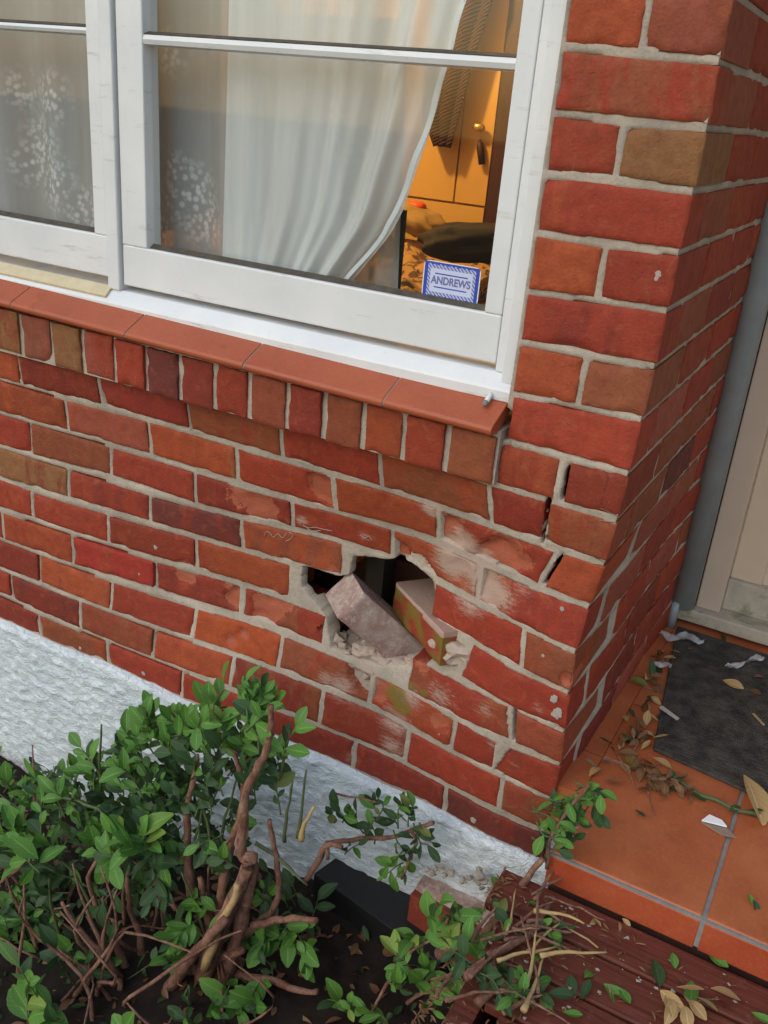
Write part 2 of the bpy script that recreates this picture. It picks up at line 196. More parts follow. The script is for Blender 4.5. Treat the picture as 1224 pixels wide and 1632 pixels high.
MOSS=[(q[0],q[2],r,1.) for q,r in zip([(-0.4057,0.0316,0.2282),(-0.3891,0.0266,0.2108),(-0.3820,0.0314,0.2634),(-0.3399,0.0208,0.2663)],[.035,.03,.02,.015])]
def zone(L,x,z): 
    v=0.
    for a,b,r,s in L:
        d=math.hypot(x-a,(z-b)*1.3)/r
        if d<1.6: v=max(v,s*max(0,1-d*.62))
    return v
FOOT=[];SFOOT=[]
def brick(P,depth,parent,code,nu=30,nv=10,name='brick',front_wall=False,rough=1.25,split=None,chips=(),inset=.0020,mat=None):
    """P: four front corners bl,br,tr,tl (3-D), depth: vector into the wall. Worn arrises, uneven face."""
    P=[Vector(q) for q in P]; D=Vector(depth); dn=D.normalized(); seed=Vector((random.uniform(-50,50),random.uniform(-50,50),random.uniform(-50,50)))
    L=((P[1]-P[0]).length+(P[2]-P[3]).length)/2; H=((P[3]-P[0]).length+(P[2]-P[1]).length)/2
    U=(P[1]-P[0]).normalized(); Vv=(P[3]-P[0]).normalized()
    vs=[];cols=[];fs=[]
    def pt(u,v): return (P[0]*(1-u)+P[1]*u)*(1-v)+(P[3]*(1-u)+P[2]*u)*v
    iu=inset/L; iv=inset/H; bend=front_wall; Yc=[YW(q.x,q.z) for q in P] if bend else None
    if front_wall: FOOT.append((P[0].x,P[1].x,min(P[0].z,P[1].z),max(P[2].z,P[3].z),[(q.x,q.z) for q in P]))
    us=[iu+(1-2*iu)*i/nu for i in range(nu+1)]; vv=[iv+(1-2*iv)*j/nv for j in range(nv+1)]
    def wear(q):
        if not front_wall: return (0,0,0,1)
        return (zone(CHIP,q.x,q.z),zone(DUST,q.x,q.z),zone(MOSS,q.x,q.z),1)
    for j,v in enumerate(vv):
        for i,u in enumerate(us):
            q=pt(u,v)
            if bend: q.y+=YW(q.x,q.z)-((Yc[0]*(1-u)+Yc[1]*u)*(1-v)+(Yc[3]*(1-u)+Yc[2]*u)*v)
            nn=q*38+seed
            e=min(u*L,(1-u)*L,v*H,(1-v)*H)
            d=(noise.noise(nn)*.0011+noise.noise(nn*3.1)*.0006)*rough
            g=noise.noise(q*22+seed*1.3)
            if e<.012: d+=max(0,g-.12)*.012*(1-e/.012)*rough      # knocked edges
            if e<.004: d+=.0008
            w=wear(q); cw=w[0]
            if cw>.35: d+=min(1,(cw-.35)*3)*(.005+.004*noise.noise(q*60))
            lcl=0
            for (cu,cv,cr,cd) in chips:
                r=math.hypot((u-cu)*L,(v-cv)*H)+.012*noise.noise(q*45+seed)
                if r<cr: k=min(1,(cr-r)/(cr*.35)); d+=cd*k; lcl=max(lcl,k)
            if lcl>0: w=(max(w[0],lcl),w[1],w[2],1)
            du=dv=0
            if j in(0,nv): dv=noise.noise(q*55+seed)*.0013*rough
            if i in(0,nu): du=noise.noise(q*55-seed)*.0013*rough
            vs.append(q+dn*d+U*du+Vv*dv); cols.append(w)
    R=nu+1
    for j in range(nv):
        for i in range(nu): fs.append((j*R+i,j*R+i+1,(j+1)*R+i+1,(j+1)*R+i))
    loop=[i for i in range(nu+1)]+[j*R+nu for j in range(1,nv+1)]+[nv*R+i for i in range(nu-1,-1,-1)]+[j*R for j in range(nv-1,0,-1)]
    C=sum((P[k] for k in range(4)),Vector())/4; n0=len(vs); K=len(loop)
    for k,i in enumerate(loop):
        q=vs[i]; o=(q-C); 
        ii=i%R; jj=i//R
        ex=Vector()
        if ii==0: ex-=U*inset
        if ii==nu: ex+=U*inset
        if jj==0: ex-=Vv*inset
        if jj==nv: ex+=Vv*inset
        vs.append(q+ex+dn*(inset*.9)); cols.append(cols[i])
    for k in range(K):
        q=vs[n0+k]; base=q-dn*((q-P[0]).dot(dn)); vs.append(q+D*.5+U*noise.noise(q*40)*.001); cols.append((0,0,0,1))
    for k in range(K): vs.append(vs[n0+k]+D*.97); cols.append((0,0,0,1))
    for k in range(K):
        a=loop[k];b=loop[(k+1)%K]; fs.append((a,n0+k,n0+(k+1)%K,b)); 
        fs.append((n0+k,n0+K+k,n0+K+(k+1)%K,n0+(k+1)%K)); fs.append((n0+K+k,n0+2*K+k,n0+2*K+(k+1)%K,n0+K+(k+1)%K))
    fs.append(tuple(n0+2*K+k for k in range(K)))
    o=mesh(name,vs,fs,mat or BR,parent,True,cols)
    o.data.set_sharp_from_angle(angle=math.radians(38))
    colour(o,code,split); return o
# ---------------------------------------------------------------- front wall
M=.086
def bedz(k,x):
    if k in BED:
        L=BED[k]; xs=[a for a,b in L]; zs=[b for a,b in L]
        if k<=7: xs=[xs[0]-.5]+xs; zs=[M*(k+1)]+zs
        return float(np.interp(x,xs,zs))
    return M*(k+1)
def arris(z):
    zs=[BED[k][-1][1] for k in range(-1,17)]; xs=[BED[k][-1][0] for k in range(-1,17)]
    sx=[(xs[max(i-1,0)]+2*xs[i]+xs[min(i+1,17)])/4 for i in range(18)]
    return float(np.interp(z,zs,sx))
wall=empty('brick_wall',(0,0,0),label='cracked red brick house wall with a hole smashed through it below the window',cat='wall')
XL=-2.75; GAP=.0055
codes={0:['D','OB','R','R','D','RD','DP'],1:['R','PR','BR','OR','O','DB','RK','R','B'],2:['D','OB','RD','O','RB','O','DR'],
3:['R','OR','R','RD','RB',None,'RB','B'],4:['OR','R','R','OR',None,'R'],5:['DT','RD','PD','BO',None,'R','BO'],
6:['RD','RB','R','DR','R','OB','RD'],7:['O','OK','TO','R','RO','R','O'],8:['O','DR','R','RB','R','BO','RT'],
9:['RO','D'],10:['R'],11:['O','B'],12:['DR'],13:['O','BR'],14:['OR'],15:['R','T'],16:['RB'],17:['O','B'],18:['RD'],19:['R','O'],20:['R'],21:['O','RD'],22:['DR'],23:['R','B']}
codes[1]=['R','PD','BR','O','DB','RK','R','B'] if len(PERP[1])==7 else codes[1]
allc=['R','R','O','RD','D','RB','OB','DR','RK','R']
splits={(1,3):.5}
def quad(k,xl,xr,lean_l=0,lean_r=0,out=0.,g=GAP):
    pts=[]
    for x,kk,sg,ln in ((xl+g,k-1,1,lean_l),(xr-g,k-1,1,lean_r),(xr-g,k,-1,lean_r),(xl+g,k,-1,lean_l)):
        x=x-ln*sg*.5; z=bedz(kk,x)+sg*g; pts.append(Vector((x,YW(x,z)+out,z)))
    return pts
def lean(x0): return 0
SHIFT={(9,1):.011,(7,6):.009,(3,7):.009}
SLOT=[]
leans={(7,5):.022,(9,1):-.008,(3,6):-.012,(0,9):0,(8,5):-.012,(4,4):.015,(5,5):-.008}
for k in range(0,24):
    if k<=8: right=True; px=[x for x,z in PERP[k]]; 
    else: px=[x for x,z in PERP.get(k,[])]
    if 9<k<24 and k not in PERP: px=[] if k%2==0 else [-.1175]
    zc=M*(k+.5); ax=arris(zc)
    if k<=8:
        xs=[]; x=px[0]
        while x>XL: x-=.24; xs.insert(0,x)
        nleft=len(xs)-1
        xs=xs+px+[None]
    else:
        nleft=0; xs=([] if k==9 else [-.2285])+px+[None]; 
    cc=codes.get(k,['R'])
    nb=len(xs)-1
    for i in range(nb):
        ci=i-nleft
        code=cc[ci] if 0<=ci<len(cc) else (random.choice(allc) if ci<0 else 'R')
        if code is None: continue
        last=i==nb-1
        jl=i-nleft-1; 
        xl=xs[i]; xr=xs[i+1] if not last else ax+GAP
        if k>9 and i==0: xl=-.2285-GAP
        out=random.uniform(-.0015,.0015)
        q=quad(k,xl,xr,leans.get((k,jl),0),leans.get((k,jl+1),0) if not last else 0,out)
        if last:
            for a,kk in ((1,k-1),(2,k)):
                zz=q[a].z; q[a].x=arris(zz)
        dep=.108
        if last and k%2==1: dep=.226
        if k==10: q[0].x=-.226;q[3].x=-.226
        if (k,ci) in SHIFT:
            d_=SHIFT[(k,ci)]; q[0].x+=d_*(.7 if k!=9 else 1); q[3].x+=d_
            SLOT.append([(q[0].x-.0085,q[0].z-.002),(q[0].x+.002,q[0].z-.002),(q[3].x+.002,q[3].z+.003),(q[3].x-.0085,q[3].z+.003)])
        if last and k==8:      # brick at the corner snapped in two by the crack
            a=.46;b=.49;c_=.52;
            t0=q[0].lerp(q[1],.425);t1=q[3].lerp(q[2],.455);m0=q[0].lerp(q[1],.465);m1=q[3].lerp(q[2],.49); SLOT.append([(t0.x-.0,t0.z-.012),(m0.x+.0,m0.z-.012),(m1.x+.001,m1.z+.012),(t1.x-.001,t1.z+.012)])
            brick([q[0],t0,t1,q[3]],(0,dep,0),wall,'R',nu=16,front_wall=True)
            brick([m0,q[1],q[2],m1],(0,dep,0),wall,'RB',nu=16,front_wall=True,split=.5); continue
        if last and k==2:
            t0=q[0].lerp(q[1],.40);t1=q[3].lerp(q[2],.52)
            brick([q[0],t0,t1,q[3]],(0,dep,0),wall,'DR',nu=16,front_wall=True)
            brick([t0+Vector((.0018,.001,0)),q[1],q[2],t1+Vector((.0018,.001,0))],(0,dep,0),wall,'RD',nu=16,front_wall=True); continue
        ch=()
        if k==7 and ci==5: ch=((.1,.35,.045,.012),(.62,.1,.06,.012))
        if k==6 and ci==3: ch=((.72,.4,.05,.006),)
        if k==7 and ci==3: ch=((.9,.55,.04,.011),)
        if k==6 and last: ch=((.12,.6,.05,.008),)
        if k==6 and ci==5: ch=((.05,.0,.05,.02),(.3,-.1,.04,.025),(.8,.5,.03,.004))
        if k==3 and ci==3: ch=((.95,.5,.03,.008),(.35,.9,.035,.006))
        if k==3 and ci==4: ch=((.3,.5,.05,.007),(1.,.5,.012,.02))
        if k==2 and ci==4: ch=((1.,1.,.06,.04),(.95,.6,.03,.02))
        if k==2 and ci==5: ch=((.05,.6,.03,.005),)
        if k==5 and last: ch=((.98,.25,.018,.006),(.92,.1,.012,.005))
        brick(q,(0,dep,0),wall,code,nu=32 if (xr-xl)>.15 else 16,front_wall=True,chips=ch,split=.62 if code in('TO','DT','RT') else None)
# window bricks laid on edge under the sill tiles
RJ=[-.233,-.33,-.417,-.503,-.589,-.673,-.764,-.85,-.939,-1.028,-1.117,-1.209,-1.302,-1.399]
while RJ[-1]>XL: RJ.append(RJ[-1]-.092)
rc=['BD','R','BO','BO','R','K','R','D','P','R','RK','T','K','BT']
for i in range(len(RJ)-1):
    xr=RJ[i];xl=RJ[i+1];zb=.774+.010*max(0,-xr-.9)/.5+random.uniform(-.003,.003); zt=.864+.012*(-xr-.23)
    y=-.03+random.uniform(-.002,.002); g=.0062
    code=rc[i] if i<len(rc) else random.choice(allc)
    s=random.uniform(-.002,.002)
    brick([(xl+g,y,zb),(xr-g,y,zb+s),(xr-g,y-.004,zt),(xl+g,y-.004,zt)],(0,.135,0),wall,code,nu=9,nv=12,front_wall=False,rough=1.4)
b=MB(); b.box((XL,-.0235,.776),(-.2345,.09,.874)); rm=b.build('mortar',MO,wall)
# mortar body as one sheet that follows the bulge of the wall, open where the bricks are gone
HOLE=[(q[0],q[2]) for q in [(-0.6837,0.0654,0.4338),(-0.5882,0.0696,0.4370),(-0.5644,0.0708,0.4474),(-0.5624,0.0718,0.4941),(-0.4649,0.0699,0.5154),(-0.4515,0.0668,0.5310),(-0.4075,0.0618,0.5227),(-0.3610,0.0513,0.5095),(-0.3367,0.0387,0.4139),(-0.2921,0.0253,0.4106),(-0.2539,0.0132,0.4021),(-0.3074,0.0238,0.3584),(-0.3734,0.0350,0.3054),(-0.4662,0.0453,0.2698),(-0.5295,0.0467,0.2636),(-0.5891,0.0490,0.2655),(-0.6081,0.0591,0.3322),(-0.6429,0.0625,0.3580),(-0.6833,0.0638,0.3831)]]
CRK=[[(q[0],q[2]) for q in L] for L in ([(-0.1198,-0.0192,0.8405),(-0.1133,-0.0194,0.8423),(-0.1074,-0.0215,0.7778),(-0.0978,-0.0153,0.7070),(-0.0999,-0.0132,0.6873),(-0.1045,-0.0133,0.6944),(-0.1118,-0.0211,0.7764),(-0.1170,-0.0210,0.7866)],[(-0.1011,-0.0137,0.6956),(-0.1052,-0.0113,0.6664),(-0.1128,-0.0101,0.6233),(-0.1220,-0.0093,0.6199),(-0.1163,-0.0100,0.6598),(-0.1090,-0.0129,0.6929)],[(-0.1305,-0.0207,0.3315),(-0.1184,-0.0222,0.3318),(-0.1231,-0.0209,0.2997),(-0.1320,-0.0197,0.2862)],[(-0.2476,-0.0048,0.2430),(-0.2414,-0.0061,0.2434),(-0.2441,-0.0063,0.1988),(-0.2503,-0.0051,0.1984)],[(-0.2561,-0.0105,0.8845),(-0.2274,-0.0095,0.9180),(-0.2200,-0.0136,0.8549),(-0.2461,-0.0126,0.8529)])]
def inside(x,z,L):
    c_=False;n=len(L)
    for i in range(n):
        x1,z1=L[i];x2,z2=L[i-1]
        if (z1>z)!=(z2>z) and x<(x2-x1)*(z-z1)/(z2-z1)+x1: c_=not c_
    return c_
BYC={}
for f_ in FOOT:
    for k_ in range(int(f_[2]/M)-1,int(f_[3]/M)+2): BYC.setdefault(k_,[]).append(f_)
def deep_in(x,z,Q):
    for i in range(4):
        x1,z1=Q[i];x2,z2=Q[(i+1)%4]; l=math.hypot(x2-x1,z2-z1)+1e-9
        if ((x2-x1)*(z-z1)-(z2-z1)*(x-x1))/l<.0035: return False
    return True
def mortar_sheet(x0,x1,z0,z1,step,fn,cut=True,name='mortar'):
    nx=int((x1-x0)/step);nz=int((z1-z0)/step); vs=[];cols=[];fs=[]
    for j in range(nz+1):
        for i in range(nx+1):
            x=x0+(x1-x0)*i/nx; z=z0+(z1-z0)*j/nz
            ax=arris(z)-.003; xx=min(x,ax) if x>-.06 else x
            if x>-.06: xx=-.06+(ax+.06)*(x+.06)/(x1+.06)
            q=Vector((xx*40,z*40,3)); 
            y=fn(xx,z)+.0042+noise.noise(q)*.0012+noise.noise(q*3.3)*.0009
            wd=zone(DUST,xx,z)
            for f_ in BYC.get(int(z/M),()):
                if f_[0]<xx<f_[1] and f_[2]<z<f_[3] and deep_in(xx,z,f_[4]): y+=.02; wd=0; break
            if wd>.3: y-=.002*min(1,wd)
            vs.append((xx,y,z)); cols.append((0,wd,0,1))
    keep={}
    for j in range(nz):
        for i in range(nx):
            x=x0+(x1-x0)*(i+.5)/nx; z=z0+(z1-z0)*(j+.5)/nz
            if cut:
                jx=x+.004*noise.noise(Vector((x*90,z*90,1))); jz=z+.004*noise.noise(Vector((x*90,z*90,9)))
                if inside(jx,jz,HOLE) or any(inside(x,z,L) for L in CRK[4:]+SLOT): continue
            keep[(i,j)]=1; a=j*(nx+1)+i; fs.append((a,a+1,a+nx+2,a+nx+1))
    nb_={}
    for j in range(1,nz):
        for i in range(1,nx):
            c4=[(i-1,j-1) in keep,(i,j-1) in keep,(i-1,j) in keep,(i,j) in keep]
            if cut and any(c4) and not all(c4): nb_[j*(nx+1)+i]=1
    for a_ in nb_: nb_[a_]=[b_ for b_ in (a_-1,a_+1,a_-nx-1,a_+nx+1,a_-nx-2,a_-nx,a_+nx,a_+nx+2) if b_ in nb_]
    for it in range(5):
        new={a_:tuple(.4*vs[a_][c]+.6*sum(vs[b_][c] for b_ in L_)/len(L_) for c in range(3)) for a_,L_ in nb_.items() if L_}
        for a_,v_ in new.items(): vs[a_]=v_
    for a_ in nb_: v_=vs[a_]; n_=noise.noise(Vector(v_)*120); vs[a_]=(v_[0]+.0016*n_,v_[1]+.002*abs(n_),v_[2]+.0016*noise.noise(Vector(v_)*140))
    # edges of the openings go back into the wall
    bk={}
    def back(a):
        if a not in bk: 
            v=vs[a]; bk[a]=len(vs); vs.append((v[0]+.004*noise.noise(Vector(v)*50),v[1]+(.045 if v[2]<.36 else .022),v[2])); cols.append((0,.3,0,1))
        return bk[a]
    for (i,j) in list(keep):
        a=j*(nx+1)+i
        for (di,dj,e) in ((-1,0,(a+nx+1,a)),(1,0,(a+1,a+nx+2)),(0,-1,(a,a+1)),(0,1,(a+nx+2,a+nx+1))):
            ii,jj=i+di,j+dj
            if 0<=ii<nx and 0<=jj<nz and (ii,jj) not in keep: fs.append((e[1],e[0],back(e[0]),back(e[1])))
    return mesh(name,vs,fs,MO,wall,True,cols)
mortar_sheet(-.95,0.,-.0,.80,.004,YW)
mortar_sheet(XL,-.95,-.0,.80,.01,YW,False)
mortar_sheet(-.236,0.,.80,2.06,.006,YW,True)
# side return wall (x = 0), running away from us beside the porch
def sx(y,z): 
    a=arris(z); t=min(1,max(0,y/.8)); return a*(1-t)+(.004*math.sin(y*9) if z<.6 else 0)
SY1=1.62
for k in range(2,24):
    y=.1135 if k%2==0 else .2315; y+= .0
    zc=(k+.5)*M; y0s=YW(arris(zc),zc)
    first=True; y+=y0s
    while y<SY1:
        y2=y+.24; 
        qs=[]
        for yy,kk,sg in ((y+GAP,k-1,1),(y2-GAP,k-1,1),(y2-GAP,k,-1),(y+GAP,k,-1)):
            z0=bedz(kk,0.); t=min(1,max(0,yy/.9)); z=z0*(1-t)+M*(kk+1)*t+sg*GAP
            qs.append((sx(yy,z)+random.uniform(-.0008,.0008)+.001,yy,z))
        code=random.choice(['R','RD','RB','BK','D','OR','PD','B','K','R'])
        if k==11 and first: code='O'
        brick(qs,(-.1,0,0),wall,code,nu=14,nv=6); first=False; SFOOT.append((y+GAP+.003,y2-GAP-.003,min(q[2] for q in qs[:2])+.004,max(q[2] for q in qs[2:])-.004))
        y=y2
SBY={}
for f_ in SFOOT:
    for k_ in range(int(f_[2]/M)-1,int(f_[3]/M)+2): SBY.setdefault(k_,[]).append(f_)
vs=[];fs=[];ny=300;nz=340
for j in range(nz+1):
    for i in range(ny+1):
        z=.1+(2.06-.1)*j/nz; y=.002+YW(arris(z),z)*(1-i/ny)+(SY1)*i/ny
        dd=0
        for f_ in SBY.get(int(z/M),()):
            if f_[0]<y<f_[1] and f_[2]<z<f_[3]: dd=.02; break
        kk=int(z/M)
        for k3 in (kk-1,kk,kk+1):
            if bedz(k3-1,0)+GAP+.003<z<bedz(k3,0)-GAP-.003 and y<YW(arris(z),z)+(.105 if k3%2==0 else .223): dd=.03
        vs.append((sx(y,z)-.003-dd+noise.noise(Vector((y*40,z*40,7)))*.001,y,z))
for j in range(nz):
    for i in range(ny): a=j*(ny+1)+i; fs.append((a,a+1,a+ny+2,a+ny+1))
mesh('mortar',vs,fs,MO,wall,True,[(0,0,0,1)]*len(vs))
# rendered plinth
vs=[];fs=[];nx=460;nz=90;x0=XL;x1=-.001
def ground_z(x,y): return -.52+ .30*min(1,max(0,(x+1.35)/1.1)) 
for j in range(nz+1):
    for i in range(nx+1):
        x=x0+(x1-x0)*i/nx; zt=bedz(-1,x)+.002*noise.noise(Vector((x*15,0,0))); zb=-.475+ (0 if x<-1.2 else 0)
        zb=-.478+.012*noise.noise(Vector((x*9,2,0)))
        z=zb+(zt-zb)*j/nz
        n=.0035*noise.noise(Vector((x*26,z*44,1)))+.0028*noise.noise(Vector((x*60,z*95,4)))+.0012*noise.noise(Vector((x*140,z*190,4)))
        rr=noise.noise(Vector((x*34,z*60,9))); n+=max(0,rr-.15)*.012
        yw=YW(x,max(z,0))*max(0,min(1,(z+.12)/.12)) 
        e=(1-j/nz)*(zt-zb); e=e if e>0 else 0
        rnd=.006*max(0,1-e/.012)**2 if j<nz else .008
        vs.append((x,yw-.014-n+rnd,z))
top=len(vs)
for i in range(nx+1): v=vs[nz*(nx+1)+i]; vs.append((v[0],v[1]+.02,v[2]+.001))
R_=nx+1
for j in range(nz):
    for i in range(nx): a=j*R_+i; fs.append((a,a+1,a+R_+1,a+R_))
for i in range(nx): a=nz*R_+i; fs.append((a,a+1,top+i+1,top+i))
mesh('plinth',vs,fs,PL,wall,True)
b=MB(); b.box((XL,.012,-.6),(-.004,.11,-.02)); b.box((-.11,.03,-.6),(-.012,1.5,.10)); b.build('plinth',PL,wall)
# sill tiles
for i,(a,bb) in enumerate([(-.451,-.2385),(-.759,-.451),(-1.059,-.759),(-1.391,-1.059),(-1.70,-1.391),(-2.01,-1.70),(-2.32,-2.01),(-2.63,-2.32)]):
    g=.0014; b=MB(); ZF=lambda x:.8716+.014*(-x-.24)/1.15*1.3
    def prof(x): zf=ZF(x)+random.uniform(-.0003,.0003); return [(x,y,zf+z) for y,z in ((-.051,0),(-.0565,.005),(-.0575,.011),(-.0545,.0165),(-.048,.0205),(.05,.067),(.05,.047),(-.02,0))]
    b.v=prof(a+g)+prof(bb-g); b.f=[(k,(k+1)%8,8+(k+1)%8,8+k) for k in range(8)]+[tuple(reversed(range(8))),tuple(range(8,16))]; b.m=[0]*10; t=b.build('sill_tile',SILL,wall); bevel(t,.001,1)
b=MB(); b.v=[];Lj=[(-.050,.0015),(-.0555,.006),(-.0560,.011),(-.0535,.0155),(-.047,.0193),(.05,.0655),(.05,.05),(-.02,.002)]
zl=.870+.014*(2.6-.24)/1.15*1.3; zr=.870+.014*(.001)/1.15*1.3; n_=len(Lj); b.v=[(-2.6,y,zl+z) for y,z in Lj]+[(-.243,y,zr+.0016+z) for y,z in Lj]; b.f=[(i,(i+1)%n_,n_+(i+1)%n_,n_+i) for i in range(n_)]+[tuple(reversed(range(n_))),tuple(range(n_,2*n_))]; b.m=[0]*(n_+2); b.build('sill_joint',GRT,wall)
# ---------------------------------------------------------------- dark cavity behind the wall
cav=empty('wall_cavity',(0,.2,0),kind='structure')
b=MB(); b.box((XL,.30,-.5),(-.12,.315,.86)); b.build('inner_wall',simple('near_black_board',(.02,.017,.015),.9),cav)  # near-black backing board closing the cavity behind the hole
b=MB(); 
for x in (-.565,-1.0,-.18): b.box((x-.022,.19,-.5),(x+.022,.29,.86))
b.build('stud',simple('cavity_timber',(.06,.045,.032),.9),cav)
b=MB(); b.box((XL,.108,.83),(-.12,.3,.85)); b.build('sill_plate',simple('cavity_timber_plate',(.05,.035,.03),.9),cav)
# ---------------------------------------------------------------- loose bricks in the hole
def loose_brick(label,ctr,ax,up,code,size=(.226,.074,.108),group=None,**kw):
    """ax: long axis, up: approximate normal of the bed face"""
    a=Vector(ax).normalized(); u=Vector(up); u=(u-a*u.dot(a)).normalized(); d=a.cross(u); L,H,Dp=size
    t=empty('loose_brick',ctr,label=label,cat='brick',group=group)
    c_=Vector(ctr); P=[c_+a*sx_*L/2+u*su*H/2-d*Dp/2*(-1 if d.y<0 else 1) for sx_,su in ((-1,-1),(1,-1),(1,1),(-1,1))]
    dd=d*(1 if d.y>0 else -1)*Dp
    o=brick(P,dd,t,code,nu=26,nv=10,name='clay_body',rough=1.5,inset=.004,**kw); return t,o
GB=brick_material(); GB.name='mortar_stained_brick'
def dusty_brick():
    m=Mt('dusty_used_brick'); a=m.noise(16,4,.6,None,.6); b_=m.noise(70,5,.7); d=m.noise(240,3)
    c=m.mix(m.map(a,.38,.62),(.33,.19,.165),(.44,.35,.30)); c=m.mix(m.map(b_,.50,.62,0,.6),c,(.56,.49,.43)); c=m.mix(m.map(d,.55,.65,0,.35),c,(.20,.12,.10)); c=m.mix(m.map(m.noise(9,3),.6,.7,0,.6),c,(.23,.10,.09))
    m.set('Base Color',c); m.set('Roughness',.95); m.set('Specular IOR Level',.15); m.bump(m.math('ADD',b_,m.math('MULTIPLY',d,.5)),.6,.002); return m.m
DB=dusty_brick()

def posed_brick(label,ctr,a,b_,c_,code,mat=None,size=(.226,.076,.108)):
    a=Vector(a);b_=Vector(b_);c_=Vector(c_);ctr=Vector(ctr); t=empty('loose_brick',ctr,label=label,cat='brick')
    P=[ctr+a*sx_*size[0]/2+b_*su*size[1]/2+c_*size[2]/2 for sx_,su in ((-1,-1),(1,-1),(1,1),(-1,1))]
    return brick(P,-c_*size[2],t,code,nu=30,nv=12,name='clay_body',rough=.8,inset=.003,mat=mat)
posed_brick('pinkish grey loose brick lying tilted across the hole, left of the mossy one',(-.4953,.0951,.3412),(.5136,.5038,-.6946),(.468,.514,.7189),(.7192,-.6943,.0283),'K',DB)
MSB=brick_material(); MSB.name='mossy_brick'
o_=posed_brick('mossy brick standing askew in the hole, right of the pinkish one',(-.3643,.1107,.3913),(.8005,-.5988,.0253),(-.0058,.0344,.9994),(-.5993,-.8001,.024),'BR')
a_=o_.data.color_attributes['wear']
for i_,v_ in enumerate(o_.data.vertices):
    n_=noise.noise(v_.co*25); f_=v_.co.dot(Vector((-.5993,-.8001,.024)))>.045; t_=v_.co.z>.031
    a_.data[i_].color=(0,.85 if t_ else (.12+.3*max(0,n_)),(.50+n_*.6 if f_ and not t_ else 0),1)
def chunk(name,label,loc,r,mat,cat='rubble',group=None,sq=(1,1,.7),parent=None):
    bm=bmesh.new(); bmesh.ops.create_icosphere(bm,subdivisions=3,radius=1); sd_=Vector((random.random()*50,random.random()*50,3))
    for v in bm.verts:
        q_=v.co; d_=1+.35*noise.noise(q_*1.3+sd_)+.22*noise.cell(q_*2.2+sd_)*.6+.1*noise.noise(q_*5+sd_); v.co=Vector((q_.x*sq[0],q_.y*sq[1],q_.z*sq[2]))*d_*r
    me=bpy.data.meshes.new(name); bm.to_mesh(me); bm.free(); me.materials.append(mat)
    me.color_attributes.new('wear','FLOAT_COLOR','POINT')
    o=bpy.data.objects.new(name,me); o.location=loc; link(o,parent)
    if label: tag(o,label,cat,group)
    if mat in (BR,): colour(o,'O')
    return o
RM=mortar_material((.42,.375,.31)); RM.name='crumbled_mortar'
# crumbled mortar heaped under the loose bricks, one heap of countless crumbs
bm=bmesh.new()
def hull(bm,c_,r_,sq=(1,1,.7)):
    vs_=[bm.verts.new(Vector(c_)+Vector((q_.x*sq[0],q_.y*sq[1],q_.z*sq[2]))*r_*random.uniform(.6,1.05)) for q_ in (Vector((random.gauss(0,1),random.gauss(0,1),random.gauss(0,1))).normalized() for _ in range(14))]
    g_=bmesh.ops.convex_hull(bm,input=vs_); bmesh.ops.delete(bm,geom=[v for v in g_['geom_interior'] if isinstance(v,bmesh.types.BMVert)],context='VERTS')
hp=[(-0.5549,0.0484,0.2691),(-0.5299,0.0472,0.2664),(-0.5062,0.0468,0.2693),(-0.4817,0.0456,0.2667),(-0.4585,0.0448,0.2730),(-0.4341,0.0422,0.2745),(-0.5199,0.0452,0.2553),(-0.4873,0.0438,0.2527),(-0.4025,0.0380,0.2830),(-0.3886,0.0371,0.2983),(-0.5811,0.0506,0.2774),(-0.5346,0.0442,0.2468),(-0.4622,0.0416,0.2478),(-0.4387,0.0400,0.2548),(-0.4756,0.0402,0.2319)]
for q in hp:
    for k_ in range(13):
        r_=random.choice((.004,.005,.007,.010,.015)); c_=Vector(q)+Vector((random.gauss(0,.014),random.uniform(0.01,.075),random.gauss(-.009,.006)))
        hull(bm,c_,r_*1.3)
me=bpy.data.meshes.new('mortar_crumbs'); bm.to_mesh(me); bm.free(); me.materials.append(RM); me.color_attributes.new('wear','FLOAT_COLOR','POINT'); tag(link(bpy.data.objects.new('mortar_crumbs',me)),'heap of crumbled pale mortar lying in the bottom of the hole','rubble',kind='stuff')
m=MB()
fl=[(-0.5917,0.0605,0.2615),(-0.5290,0.0583,0.2608),(-0.4647,0.0559,0.2615),(-0.3799,0.0471,0.2966)]
for i_ in range(3):
    a=Vector(fl[i_]);b_=Vector(fl[i_+1]); n_=len(m.v)
    m.v+=[tuple(a),tuple(b_),tuple(b_+Vector((0,.09,.012))),tuple(a+Vector((0,.09,.012))),tuple(a-Vector((0,0,.09))),tuple(b_-Vector((0,0,.09)))]
    m.f+=[(n_,n_+1,n_+2,n_+3),(n_+4,n_+5,n_+1,n_)]; m.m+=[0,0]
m.build('bed_mortar',MO,wall)
